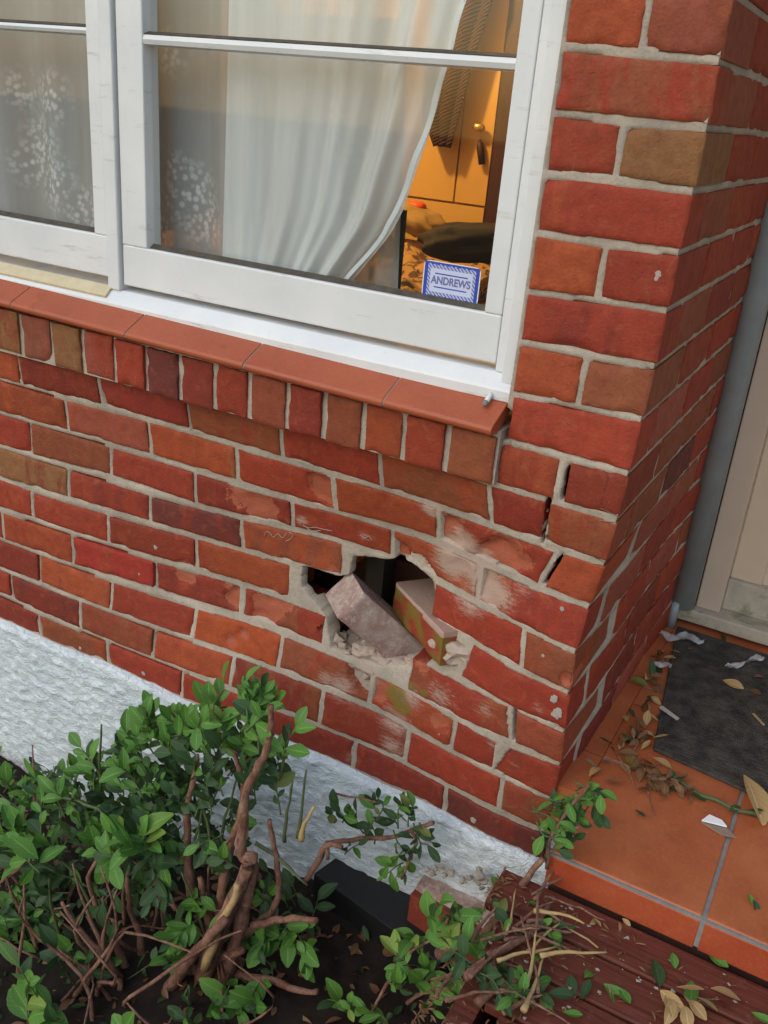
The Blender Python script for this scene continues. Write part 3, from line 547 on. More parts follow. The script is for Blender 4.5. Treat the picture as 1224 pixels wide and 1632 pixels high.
for (q,r_,mt_,lb) in zip([(-0.3015,0.0353,0.3850),(-0.3927,0.0485,0.3021),(-0.4159,0.0507,0.2825),(-0.5495,0.0742,0.3865),(-0.6807,0.0733,0.3732),(-0.6299,0.0724,0.3594),(-0.4672,0.0562,0.2753),(-0.5079,0.0584,0.2791),(-0.6563,0.0760,0.4068),(-0.3019,0.0390,0.4197),(-0.3401,0.0449,0.3730)],[.050,.014,.020,.0,.0,.0,.024,.028,.0,.014,.012],[RM,RM,RM,RM,BR,BR,RM,RM,DB,BR,BR],
 ['rounded grey lump of mortar right of the mossy brick','small pale mortar chip under the right end of the pinkish brick','pale angular mortar flake below the pinkish brick','','small bright red brick chip at the left end of the hole','bright red brick sliver on the ledge left of the pinkish brick','crumbling mortar lump at the foot of the hole','cream mortar lump under the pinkish brick','dusty brick fragment lying far left in the hole','bright red brick flake on top of the mortar lump','reddish brick chip at the foot of the mossy brick']):
    if r_: chunk('rubble_chunk',lb,Vector(q)+Vector((0,.018,0)),r_,mt_,sq=(1.2,1,.75))

# ---------------------------------------------------------------- window
win=empty('window',(-1.1,.03,.93),label='white painted timber casement window above the terracotta sill',cat='window')
def slat(name,a,b_,mat=WP,bw=.003,parent=win,seg=2):
    m=MB(); m.box(a,b_); o=m.build(name,mat,parent); bevel(o,bw,seg); return o
ZT=2.05
# outer frame and mullions
slat('frame',(-.262,.014,.938),(-.2300,.12,ZT)); slat('frame',(-1.178,.022,.962),(-1.146,.12,ZT)); slat('frame',(-2.09,.022,.962),(-2.06,.12,ZT))
slat('frame',(-.2795,.026,.962),(-.2625,.11,ZT))
m=MB(); m.prism([(.004,.9185),(.0035,.936),(.006,.941),(.030,.962),(.12,.966),(.12,.915),(.04,.915),(.03,.9185)],-2.7,-.2305); o=m.build('window_ledge',WP,win); bevel(o,.0015,2)
m=MB(); m.box((-2.7,.010,.9135),(-.236,.04,.9178)); m.build('putty_line',GRT,win)
YF=.030; YG=.052
YEL=simple('yellowed_paint',(.66,.56,.36),.5,40,.15,.1)
m=MB(); m.prism([(.0085,.9445),(.0285,.9625),(.0285,.968),(.007,.949)],-2.05,-1.172); m.build('ledge_fillet',YEL,win)
PUT=simple('dirty_putty',(.10,.085,.065),.8,60,.5,.4)
def sash(xa,xb,zb,left_st,right_st,rail,mz0,mz1):
    r=empty('sash',(0,0,0)); r.parent=win; r.location=(-win.location[0],-win.location[1],-win.location[2]) 
    def pc(name,a,b_,mat=WP,bw=.003):
        m=MB(); m.box(a,b_); o=m.build(name,mat,None); o.parent=r; bevel(o,bw); return o
    pc('bottom_rail',(xa,YF,zb),(xb,YF+.045,zb+rail)); pc('stile',(xa,YF-.0005,zb+rail),(xa+left_st,YF+.045,ZT)); pc('stile',(xb-right_st,YF-.0005,zb+rail),(xb,YF+.045,ZT))
    m=MB(); m.prism([(YF+.004,mz0+.003),(YF+.001,(mz0+mz1)/2),(YF+.004,mz1-.003),(YF+.03,mz1),(YF+.03,mz0)],xa+left_st,xb-right_st); o=m.build('glazing_bar',WP,None); o.parent=r
    m=MB(); m.prism([(YG-.0125,zb+rail+.0005),(YG-.001,zb+rail+.009),(YG-.001,zb+rail+.0005)],xa+left_st,xb-right_st); m.prism([(YF+.004,mz1-.004),(YF+.004,mz1-.001),(YG-.002,mz1+.004),(YG-.002,mz1-.004)],xa+left_st,xb-right_st); o=m.build('putty',PUT,None); o.parent=r
    for z0,z1 in ((zb+rail,mz0),(mz1,ZT)):
        m=MB(); m.box((xa+left_st-.004,YG,z0-.004),(xb-right_st+.004,YG+.003,z1+.004)); o=m.build('pane',GLASS,None); o.parent=r
def glass_material():
    m=Mt('window_glass'); tr=m.n('BsdfTransparent',[(.93,.95,.95,1)]); gl=m.n('BsdfGlossy',{0:(1,1,1,1),1:.03}); fc=m.n('LayerWeight',[.5]).outputs['Facing']; mx=m.n('MixShader',[m.math('ADD',.03,m.math('MULTIPLY',m.math('POWER',fc,4.),.35)),tr.outputs[0],gl.outputs[0]]); m.t.links.new(mx.outputs[0],m.out.inputs[0]); return m.m
GLASS=glass_material()
sash(-1.140,-.2815,.9745,.066,.033,.084,1.435,1.457)
sash(-2.055,-1.1825,.9845,.06,.036,.085,1.446,1.463)
# sticker on the glass
st=empty('security_sticker',(-.39,YG-.001,1.095)); st.parent=win; st.location=(-.3925+1.1,YG-.0012-.03,1.0945-.93)
SW=.110;SH=.0655
def sticker_material():
    m=Mt('sticker_print'); c_=m.n('SeparateXYZ',[m.co]); x=c_.outputs[0]; z=c_.outputs[2]
    ax=m.math('ABSOLUTE',x); az=m.math('ABSOLUTE',z)
    scal=m.math('MULTIPLY',m.math('SINE',m.math('MULTIPLY',x,620.)),.0011)
    white=(.60,.64,.84);blue=(.03,.07,.42)
    inner=m.math('MULTIPLY',m.math('LESS_THAN',ax,SW/2-.0085),m.math('LESS_THAN',m.math('ADD',az,scal),SH/2-.0055))
    c=m.mix(inner,blue,(.50,.53,.74)); 
    rope=m.math('GREATER_THAN',m.math('SINE',m.math('MULTIPLY',m.math('ADD',x,z),900.)),.0)
    mid=m.math('MULTIPLY',m.math('LESS_THAN',ax,SW/2-.014),m.math('LESS_THAN',az,SH/2-.0125))
    c=m.mix(m.math('MULTIPLY',m.math('SUBTRACT',inner,mid),m.math('MULTIPLY',rope,.8)),c,blue); c=m.mix(mid,c,white)
    bar=m.math('MULTIPLY',m.math('LESS_THAN',ax,.032),m.math('LESS_THAN',m.math('ABSOLUTE',m.math('SUBTRACT',az,.0118)),.0011)); c=m.mix(bar,c,blue)
    rim=m.math('MAXIMUM',m.math('GREATER_THAN',ax,SW/2-.0018),m.math('GREATER_THAN',az,SH/2-.0015)); c=m.mix(rim,c,(.8,.8,.85))
    m.set('Base Color',c); m.set('Roughness',.35); return m.m
def rrect(w,h,r,y,t):
    pr=[]
    for cx,cz,a0 in ((w/2-r,h/2-r,0),(-w/2+r,h/2-r,90),(-w/2+r,-h/2+r,180),(w/2-r,-h/2+r,270)):
        for k in range(5): a=math.radians(a0+k*22.5); pr.append((cx+r*math.cos(a),cz+r*math.sin(a)))
    n=len(pr); vs=[(x,y,z) for x,z in pr]+[(x,y+t,z) for x,z in pr]; fs=[tuple(reversed(range(n))),tuple(range(n,2*n))]+[(i,(i+1)%n,n+(i+1)%n,n+i) for i in range(n)]
    return vs,fs
vs,fs=rrect(SW,SH,.009,-.0004,.0006); o=mesh('label_sheet',vs,fs,sticker_material()); o.parent=st
cu=bpy.data.curves.new('printed_word','FONT'); cu.body='ANDREWS'; cu.size=.0185; cu.align_x='CENTER'; cu.align_y='CENTER'; cu.extrude=.0001; cu.offset=.0006
blue=simple('blue_ink',(.16,.18,.42),.4,50,.1,0)
to=bpy.data.objects.new('tmp',cu); COL.objects.link(to); bpy.context.view_layer.update()
me=bpy.data.meshes.new_from_object(to); me.materials.clear(); me.materials.append(blue); bpy.data.objects.remove(to)
lo=bpy.data.objects.new('printed_word',me); link(lo,st); lo.rotation_euler=(math.pi/2,0,0); lo.location=(0,-.0006,0); lo.scale=(.86,1.,1)
# ---------------------------------------------------------------- lace curtains
def lace(name,op,tint=(.62,.60,.60),fl=True):
    m=Mt(name); xz=m.n('Mapping',{0:m.co,3:(1,0,1)}).outputs[0]
    a=m.math('ADD',op,m.map(m.noise(9,2,.5,m.n('Mapping',{0:m.co,3:(3,0,.25)}).outputs[0]),.3,.7,-.09,.09)); c=tint
    if fl:
        at=m.n('Attribute',attribute_name='wear'); acc=m.n('SeparateColor',[at.outputs['Color']]).outputs[0]
        pet=m.n('TexVoronoi',{'Vector':xz,'Scale':75.}).outputs['Distance']; nz=m.noise(120,3,.75,xz)
        fm=m.math('MULTIPLY',acc,m.math('MULTIPLY',m.map(pet,.62,.30),m.map(nz,.32,.50)))
        a=m.math('MAXIMUM',a,m.math('MULTIPLY',fm,.9)); c=m.mix(fm,tint,(.74,.72,.72))
    m.set('Base Color',c); m.set('Roughness',.9); m.set('Specular IOR Level',.1)
    tr=m.n('BsdfTransparent',[(1,1,1,1)]); m2=m.n('MixShader',[a,tr.outputs[0],m.b.outputs[0]]); m.t.links.new(m2.outputs[0],m.out.inputs[0]); return m.m
def cloth(name,fn,nu,nv,mat,parent):
    vs=[fn(i/nu,j/nv) for j in range(nv+1) for i in range(nu+1)]; fs=[(j*(nu+1)+i,j*(nu+1)+i+1,(j+1)*(nu+1)+i+1,(j+1)*(nu+1)+i) for j in range(nv) for i in range(nu)]
    cols=[(max([max(0,min(1,1.3-1.1*math.hypot(q[0]-a,(q[2]-b_)*1.0)/r_)) for a,b_,r_ in FL]+[0]),0,0,1) for q in vs] if FL else None
    return mesh(name,vs,fs,mat,parent,True,cols)
FL=[]
FL=[(q[0],q[2],r) for q,r in zip([(-1.0478,0.1300,1.1643),(-1.0178,0.1300,1.1176),(-1.0727,0.1300,1.2051),(-1.4816,0.1300,1.2227),(-1.4392,0.1300,1.1467),(-1.4335,0.1300,1.3236),(-1.5261,0.1300,1.1783),(-1.3555,0.1300,1.0953),(-1.5393,0.1300,1.3354),(-1.1350,0.1300,1.0765),(-0.6514,0.1300,1.1869),(-0.6751,0.1300,1.2240),(-1.0946,0.1300,1.4278)],[.075,.06,.045,.07,.07,.06,.055,.055,.045,.045,.055,.045,.045])]
cur=empty('lace_curtain',(-1.5,.13,1.0),label='sheer white lace curtain with embroidered flowers spread behind the left panes',cat='curtain')
cloth('lace_panel',lambda u,v:(-2.7+u*1.84,.135+.012*math.sin(u*70+v)+.008*math.sin(u*31),.96+v*1.09),420,150,lace('sheer_flower_lace',.92,(.40,.385,.375)),cur)
FL=[(q[0],q[2],.045) for q in [(-0.6541,0.1000,1.1881),(-0.6405,0.1000,1.2779),(-0.6854,0.1000,1.3382)]]
drp=empty('draped_curtain',(-.8,.1,1.0),label='white net curtain gathered and swept aside behind the right pane',cat='curtain')
EDGE=[(-0.4205,0.1000,1.7582),(-0.4259,0.1000,1.6431),(-0.4407,0.1000,1.5376),(-0.4597,0.1000,1.4601),(-0.4778,0.1000,1.3727),(-0.4937,0.1000,1.3190),(-0.5173,0.1000,1.2466),(-0.5349,0.1000,1.1915),(-0.5560,0.1000,1.1509),(-0.5740,0.1000,1.1280),(-0.6239,0.1000,1.0648),(-0.6631,0.1000,1.0164)]
ez=[q[2] for q in EDGE][::-1]; ex=[q[0] for q in EDGE][::-1]
def edge_x(z): return float(np.interp(z,ez,ex))
DX=[(-0.9391,0.1000,1.1899)][0][0]
def drape(u,v):
    z=.98+v*1.07; xr=edge_x(z); xl=DX+.02*v; t=u**.85; x=xl+(xr-xl)*t
    w_=min(1,max(.25,(t-.25)*2)); y=.105+w_*(.014*math.sin(t*27+v*2.5)+.010*math.sin(t*13-v*3)+.004*math.sin(t*70+v*6))
    return (x,y,z)
cloth('drape',drape,260,60,lace('dense_net',.94,(.70,.69,.67)),drp)
FL=[]
def tail(u,v):
    z=.96+v*.55; x=-.95+u*(.40-.03*v); return (x,.158+.008*math.sin(u*40),z)
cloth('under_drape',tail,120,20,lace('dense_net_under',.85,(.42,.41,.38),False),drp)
cloth('drape_hem',lambda u,v:((edge_x(.98+u*1.07)+v*.012-.009,.098-.004*v+.004*math.sin(u*60),.98+u*1.07)),80,3,lace('hem_net',.97,(.74,.76,.79),False),drp)
m=MB(); m.box(tuple([(-0.5760,0.1750,1.0272)][0][:1])+(.172,.96),tuple([(-0.5571,0.1750,1.1731)][0][:1])+(.180,1.19)); tb=empty('dark_edge_strip',(-.55,.16,1.0),label='dark strip standing beside the net curtain hem',cat='curtain lining'); m.build('strip_body',simple('strip_black',(.02,.02,.017),.9),tb)  # near-black strip beside the tail of the net curtain
# ---------------------------------------------------------------- room behind the window
room=empty('room',(-1.5,1.5,.2),kind='structure')
RW=simple('room_wall_paint',(.42,.33,.25),.8,6,.15,.1)
m=MB(); m.box((-3.4,2.35,.2),(-.15,2.4,2.5)); m.build('room_wall',RW,room)
m=MB(); m.box((-3.4,.14,.15),(-.15,2.4,.2)); m.build('room_floor',simple('room_carpet',(.12,.08,.06),.95),room)
m=MB(); m.box((-3.4,.3,2.45),(-.15,2.4,2.5)); m.build('room_ceiling',simple('room_ceiling_paint',(.6,.55,.48),.8,6,.1,0),room)
m=MB(); m.box((-.17,.3,.2),(-.13,2.4,2.5)); m.box((-3.42,.14,.2),(-3.4,2.4,2.5)); m.box((-3.4,.12,ZT+.0),(-.14,.3,2.5)); m.build('room_wall',RW,room)
# wardrobe seen through the gap
wd=empty('wardrobe',(-1.35,1.85,.2),label='warm lit cream wardrobe with two brass knobs inside the room',cat='wardrobe')
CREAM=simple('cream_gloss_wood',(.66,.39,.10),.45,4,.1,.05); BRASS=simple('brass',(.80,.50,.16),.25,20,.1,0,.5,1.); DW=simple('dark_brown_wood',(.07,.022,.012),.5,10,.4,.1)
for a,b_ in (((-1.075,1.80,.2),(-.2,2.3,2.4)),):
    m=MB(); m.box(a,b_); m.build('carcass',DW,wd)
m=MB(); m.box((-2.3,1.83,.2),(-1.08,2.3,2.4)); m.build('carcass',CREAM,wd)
for xa,xb in ((-1.205,-1.082),(-2.2,-1.211)):
    m=MB(); m.box((xa,1.805,1.055),(xb,1.828,2.3)); o=m.build('door',CREAM,wd); bevel(o,.002)
m=MB(); m.box((-2.25,1.80,.9),(-1.082,1.826,1.048)); m.build('drawer_front',CREAM,wd)
for q in [(-1.1282,1.7700,1.3151),(-1.2774,1.7700,1.2943)]:
    bm=bmesh.new(); bmesh.ops.create_uvsphere(bm,u_segments=20,v_segments=12,radius=.023,matrix=Matrix.Translation(Vector(q)-Vector(wd.location))@Matrix.Diagonal((1.15,.8,.75,1)))
    me=bpy.data.meshes.new('knob'); bm.to_mesh(me); bm.free(); me.materials.append(BRASS); me.polygons.foreach_set('use_smooth',[True]*len(me.polygons)); link(bpy.data.objects.new('knob',me),wd)
    m=MB(); m.tube([(q[0],1.77,q[2]),(q[0],1.806,q[2])],.009,10); m.build('knob_stem',BRASS,wd,True)
tq=[(-1.1248,1.7850,1.2767),(-1.1042,1.7850,1.1955)]
ks=empty('key_tassel',tq[0],label='dark tassel hanging below the right brass knob of the wardrobe',cat='tassel'); m=MB(); m.tube([tq[0],Vector(tq[0]).lerp(Vector(tq[1]),.3),tq[1]],[.005,.014,.012],8); m.build('tassel',DW,ks,True)
# woven scarf over the left wardrobe door
def weave():
    m=Mt('brown_weave'); a=m.n('TexWave',{'Vector':m.n('Mapping',{0:m.co,2:(0,.5,0)}).outputs[0],'Scale':30.,'Distortion':2.5},bands_direction='Z').outputs['Color']; m.set('Base Color',m.mix(m.n('RGBToBW',[a]).outputs[0],(.025,.007,.004),(.075,.024,.011))); m.set('Roughness',.95); m.bump(a,.8,.01); return m.m
sc=empty('hanging_scarf',(-1.3,1.75,1.7),label='brown woven scarf hanging over the wardrobe door beside the curtain edge',cat='scarf')
A_=[(-1.1649,1.7400,2.2171),(-1.1080,1.7400,1.7049),(-1.1501,1.7400,1.5447),(-1.1849,1.7400,1.3563),(-1.2121,1.7400,1.2417)]; B_=[(-1.3717,1.7400,2.2257),(-1.3101,1.7400,1.6990),(-1.3395,1.7400,1.5349),(-1.3383,1.7400,1.3445),(-1.2816,1.7400,1.2415)]
def scf(u,v):
    k=v*(len(A_)-1); i=min(int(k),len(A_)-2); t=k-i; a=Vector(A_[i]).lerp(Vector(A_[i+1]),t); b_=Vector(B_[i]).lerp(Vector(B_[i+1]),t); q=b_.lerp(a,u); return (q.x,q.y+.012*math.sin(u*18),q.z)
o=cloth('scarf_cloth',scf,40,30,weave(),sc); md=o.modifiers.new('s','SOLIDIFY'); md.thickness=.01
# bed with heaped bedding
bed=empty('bed',(-1.1,1.0,.2),label='bed heaped with brown and gold patterned bedding inside the window',cat='bed')
def camo():
    m=Mt('patterned_bedding'); n=m.n('TexVoronoi',{'Vector':m.co,'Scale':13.},feature='SMOOTH_F1').outputs['Color']; g=m.noise(9,4,.6,None,1.5); g2=m.noise(15,3,.6,None,2.)
    c=m.mix(m.map(g,.44,.50),(.10,.045,.025),(.42,.24,.08)); c=m.mix(m.map(g2,.56,.62),c,(.035,.032,.02)); m.set('Base Color',c); m.set('Roughness',.9); m.bump(m.noise(60,3),.3,.004); return m.m
def bedz_(x,y): 
    q=Vector((x*4.2,y*5.5,2)); return .88+.05*noise.noise(q)+.035*abs(noise.noise(q*2.3))+.018*noise.noise(q*5)+.06*max(0,min(1,(y-.35)/.9))-.10*max(0,(y-1.35)/.3)-(.10*max(0,(.36-y)/.1))
vs=[(-1.9+1.5*i/110,.24+1.36*j/100,bedz_(-1.9+1.5*i/110,.24+1.36*j/100)) for j in range(101) for i in range(111)]
mesh('bedding',vs,[(j*111+i,j*111+i+1,(j+1)*111+i+1,(j+1)*111+i) for j in range(100) for i in range(110)],camo(),bed,True)
m=MB(); m.box((-1.9,.26,.42),(-.42,1.58,.80)); o=m.build('mattress',simple('mattress_ticking',(.4,.32,.22),.9),bed); bevel(o,.03)
m=MB(); m.box((-1.92,.25,.28),(-.40,1.6,.42)); 
for x in (-1.88,-.5):
    for y in (.3,1.5): m.box((x,y,.2),(x+.06,y+.06,.28))
m.build('bed_base',DW,bed)
def blob(name,loc,sc_,mat,label,cat,rot=(0,0,0),n=.25):
    t=empty(name,loc,label=label,cat=cat); bm=bmesh.new(); bmesh.ops.create_uvsphere(bm,u_segments=36,v_segments=20,radius=1)
    R3=Matrix.Rotation(rot[2],3,'Z')@Matrix.Rotation(rot[1],3,'Y')@Matrix.Rotation(rot[0],3,'X')
    for v in bm.verts:
        q=v.co.copy(); f=1+n*noise.noise(q*1.8+Vector(loc)*3)+n*.4*noise.noise(q*5); q=Vector((math.copysign(abs(q.x)**.75,q.x)*sc_[0],math.copysign(abs(q.y)**.75,q.y)*sc_[1],math.copysign(abs(q.z)**.9,q.z)*sc_[2]))*f; v.co=R3@q
    me=bpy.data.meshes.new(cat); bm.to_mesh(me); bm.free(); me.materials.append(mat); me.polygons.foreach_set('use_smooth',[True]*len(me.polygons)); link(bpy.data.objects.new(cat+'_body',me),t); return t
blob('pillow',[(-0.7058,0.8500,1.0583)][0],(.135,.12,.045),simple('dark_pillow_cloth',(.030,.022,.012),.9,20,.4,.3),'dark brown pillow lying on the patterned bedding','pillow',(0,-.12,.5))
blob('cloth_bundle',[(-1.1141,1.3500,1.0279)][0],(.085,.10,.035),simple('gold_cloth',(.36,.23,.07),.9,20,.2,.3),'gold coloured folded cloth at the far end of the bed','cloth',(0,.35,0))
blob('orange_box',[(-1.1577,1.4000,1.0651)][0],(.035,.03,.018),simple('orange_plastic',(.75,.10,.02),.5,20,.1,0),'small orange object lying on top of the gold cloth','toy',(0,0,0),.05)
lt=empty('ceiling_lamp',(-1.55,1.05,2.2),label='warm ceiling lamp lighting the room behind the window',cat='lamp')
LM=Mt('lamp_glow'); em=LM.n('Emission',[(1,.55,.2,1),6.]); LM.t.links.new(em.outputs[0],LM.out.inputs[0])
bm=bmesh.new(); bmesh.ops.create_uvsphere(bm,u_segments=16,v_segments=10,radius=.05); me=bpy.data.meshes.new('bulb'); bm.to_mesh(me); bm.free(); me.materials.append(LM.m); link(bpy.data.objects.new('bulb',me),lt)
m=MB(); m.tube([(-1.55,1.05,2.25),(-1.55,1.05,2.45)],.006,8); m.build('cord',DW,lt)
pl_=bpy.data.lights.new('ceiling_bulb','POINT'); pl_.energy=52; pl_.color=(1,.60,.22); pl_.shadow_soft_size=.06; po=bpy.data.objects.new('ceiling_bulb',pl_); po.location=(-1.55,1.0,2.08); COL.objects.link(po)
# ---------------------------------------------------------------- porch
por=empty('porch_floor',(.3,.3,.19),kind='structure')
m=MB(); m.box((.024,-.155,-.3),(2.2,1.8,.176)); m.build('porch_base',simple('porch_concrete',(.10,.045,.035),.9),por)
m=MB(); m.box((.02,-.166,.176),(2.2,1.8,.1872)); m.box((.0205,-.1762,.128),(2.2,-.1555,.1882)); m.build('grout',GRT,por)
XT=[.020,.288,.596,.904,1.212,1.52,1.83]; YT=[-.168,.140,.448,.756,1.064,1.4]
for a_,b_ in ((.002,.138),(.142,.446),(.450,.754),(.758,1.062),(1.066,1.5)):
    b=MB(); b.box((-.045,a_,.10),(.0198,b_,.1902)); b.build('floor_tile',FLR,por)
for i in range(len(XT)-1):
    g=.0035
    m=MB(); x0,x1=XT[i]+(g if i else 0),XT[i+1]-g
    m.box((x0,-.1775,.1225),(x1,-.166,.1838)); o=m.build('riser_tile',RIS,por); bevel(o,.0025,3)
    for j in range(len(YT)-1):
        m=MB(); m.box((x0,YT[j]+(g if j else -.0035),.178),(x1,YT[j+1]-g,.1905+random.uniform(-.0004,.0004))); o=m.build('floor_tile',FLR,por); bevel(o,.0028 if j else .004,3)
# door mat
def mat_m():
    m=Mt('ribbed_rubber_mat'); w_=m.n('TexWave',{'Vector':m.co,'Scale':26.,'Distortion':.4},bands_direction='Y').outputs['Fac']; d=m.noise(30,5,.7); c=m.mix(m.map(d,.35,.65),(.022,.020,.019),(.085,.075,.065)); m.set('Base Color',m.mix(m.map(m.noise(150,3),.6,.8,0,.5),c,(.10,.08,.06))); m.set('Roughness',.8); m.bump(m.math('ADD',m.math('MULTIPLY',w_,.3),m.noise(120,5,.8)),.8,.003); return m.m
mt=empty('door_mat',(.5,.47,.191),label='worn black ribbed door mat lying on the terracotta porch tiles',cat='mat')
qm=[(0.1022,0.2214,0.1910),(0.0323,0.7413,0.1910)]
MQ=[(.103,.219),(.80,.128),(.78,.765),(.026,.772)]
def mq(u,v): return ((MQ[0][0]*(1-u)+MQ[1][0]*u)*(1-v)+(MQ[3][0]*(1-u)+MQ[2][0]*u)*v,(MQ[0][1]*(1-u)+MQ[1][1]*u)*(1-v)+(MQ[3][1]*(1-u)+MQ[2][1]*u)*v)
m=MB(); m.v=[mq(u,v)+(z,) for z in (.1915,.199) for u,v in ((0,0),(1,0),(1,1),(0,1))]; m.f=[(0,3,2,1),(4,5,6,7),(0,1,5,4),(1,2,6,5),(2,3,7,6),(3,0,4,7)]; m.m=[0]*6
MATM=mat_m(); o=m.build('mat_body',MATM,mt); bevel(o,.003)
for k in range(72):
    v0=.02+k*.0134; v1=v0+.0075; m=MB(); pts=[mq(.015,v0),mq(.985,v0),mq(.985,v1),mq(.015,v1)]; m.v=[q+(.199,) for q in pts]+[q+(.2004+random.uniform(-.0003,.0002),) for q in pts]; m.f=[(0,3,2,1),(4,5,6,7),(0,1,5,4),(1,2,6,5),(2,3,7,6),(3,0,4,7)]; m.m=[0]*6
    m.build('rib',MATM,mt)
# cream door frame, door panel and weathered sill at the back of the porch
df=empty('front_door',(.5,.9,.19),label='cream painted door side panel on a weathered timber sill at the back of the porch',cat='door')
CRP=simple('cream_paint',(.60,.47,.37),.55,5,.1,.08); CRP2=simple('cream_panel_paint',(.66,.52,.39),.6,5,.1,.08)
def ws_m():
    m=Mt('weathered_cream_sill'); a=m.noise(18,5,.7); c=m.mix(m.map(a,.35,.7),(.38,.34,.28),(.55,.48,.39)); c=m.mix(m.map(m.noise(9,4,.7,None,1),.56,.66,0,.6),c,(.16,.17,.07)); m.set('Base Color',c); m.set('Roughness',.8); m.bump(a,.4,.002); return m.m
WS=ws_m()
YD=.83
m=MB(); m.box((.008,YD-.03,.203),(2.1,YD+.2,.238)); o=m.build('door_sill',WS,df); bevel(o,.004)
m=MB(); m.box((.052,YD,.238),(.112,YD+.15,2.4)); o=m.build('door_frame',CRP,df); bevel(o,.003)
m=MB(); m.box((.112,YD+.03,.2385),(2.1,YD+.15,.325)); o=m.build('bottom_rail',WS,df); bevel(o,.003)
m=MB(); m.box((.112,YD+.045,.325),(.19,YD+.12,2.4)); o=m.build('door_stile',CRP2,df); bevel(o,.003)
m=MB(); m.box((.19,YD+.06,.325),(2.1,YD+.11,2.4)); o=m.build('door_panel',CRP2,df)
m=MB(); m.box((.02,.86,-.3),(.052,.88,2.4)); m.box((.0,.98,.19),(2.2,1.0,2.45)); m.build('backing',DW,df)
# painted downpipe in the corner
dpi=empty('downpipe',(.028,.765,.19),label='blue grey painted downpipe standing in the corner beside the cream door panel',cat='pipe')
PG=simple('blue_grey_paint',(.34,.385,.40),.45,8,.25,.1)
m=MB(); m.tube([(.022,.800,.245),(.022,.800,2.4)],.031,24); m.build('pipe',PG,dpi,True)
m=MB(); m.tube([(.010,.772,.19),(.010,.774,.24),(.012,.778,.26)],.0115,14); m.build('pipe_foot',PG,dpi,True)
# unseen panel added over the porch to shade it and the side wall
pr=empty('porch_shade',(1,.8,2.4),label='porch soffit added out of view to shade the porch',cat='shade_panel'); m=MB(); m.box((.02,-.1,2.4),(2.2,1.8,2.44)); m.build('cover',CRP,pr)
# ---------------------------------------------------------------- deck
dk=empty('deck',(.8,-.6,.1),kind='structure')
DZ=.116
y=-.182; i=0
while y>-2.3:
    xl=min(.05,-.045+.035*i)+random.uniform(-.012,.006)
    m=MB(); m.box((xl,y-.088,DZ-.022),(2.3,y-.0,DZ+random.uniform(-.001,.001))); o=m.build('deck_board',DECK,dk); bevel(o,.003,2); y-=.094; i+=1
m=MB(); m.box((-.02,-2.3,-.3),(.02,-.19,DZ-.024)); m.box((.6,-2.3,-.3),(.64,-.19,DZ-.024)); m.build('deck_bearer',DECK,dk)
# ---------------------------------------------------------------- garden bed
vs=[];fs=[];nx=170;ny=110
def gz(x,y):
    base=-.475+.17*min(1,max(0,(x+1.15)/.75)); 
    return base+.016*noise.noise(Vector((x*7,y*7,0)))+.010*noise.noise(Vector((x*22,y*22,3)))+.006*noise.noise(Vector((x*60,y*60,3)))
for j in range(ny+1):
    for i in range(nx+1):
        x=-2.9+3.1*i/nx; y=.02-1.6*j/ny; vs.append((x,y,gz(x,y)))
for j in range(ny):
    for i in range(nx): a=j*(nx+1)+i; fs.append((a,a+nx+1,a+nx+2,a+1))
g=mesh('garden_soil',vs,fs,SOIL,None,True); tag(g,kind='structure')
m=MB(); m.box((-60,-60,-.62),(60,60,-.60)); g=m.build('ground',simple('lawn_ground',(.05,.06,.03),.95,3,.4,.5)); tag(g,kind='structure')

# ---- litter
def add_uv(me,order):
    uv=me.uv_layers.new(name='UVMap')
    for lp in me.loops: uv.data[lp.index].uv=order[lp.vertex_index%35]
LUV=[((s_+1)/2,i/6) for i in range(7) for s_ in (-1,-.5,0,.5,1)]
def leaf_mesh(name,L=1.,W=.42,curl=.25,fold=.25,mat=None,nl=6):
    vs=[];fs=[]; 
    for i in range(nl+1):
        t=i/nl; w=W*.5*(math.sin(math.pi*t**1.25)**.7 if 0<t<1 else (.05 if t==0 else .16)); z=-curl*t*t
        for s_ in (-1,-.5,0,.5,1): vs.append((s_*w,t*L,z+abs(s_)*w*fold))
    for i in range(nl):
        for j in range(4): a=i*5+j; fs.append((a,a+1,a+6,a+5))
    me=bpy.data.meshes.new(name); me.from_pydata(vs,[],fs); me.polygons.foreach_set('use_smooth',[True]*len(me.polygons)); me.materials.append(mat)
    uv=me.uv_layers.new(name='UVMap'); UV=[((s_+1)/2,i/nl) for i in range(nl+1) for s_ in (-1,-.5,0,.5,1)]
    for lp in me.loops: uv.data[lp.index].uv=UV[lp.vertex_index]
    return me
LM_={}
for nm,mt_ in (('g',LEAF),('d',LEAFD),('y',DRY),('b',DRYB)):
    LM_[nm]=[leaf_mesh('leaf',1,w_,c_,f_,mt_) for w_,c_,f_ in ((.50,.15,.3),(.56,.35,.12),(.44,-.15,.4),(.54,.5,.5))]
def orient(d,n):
    d=Vector(d).normalized(); n=Vector(n); n=(n-d*n.dot(d)).normalized(); x=d.cross(n); return Matrix((x,d,n)).transposed().to_4x4()
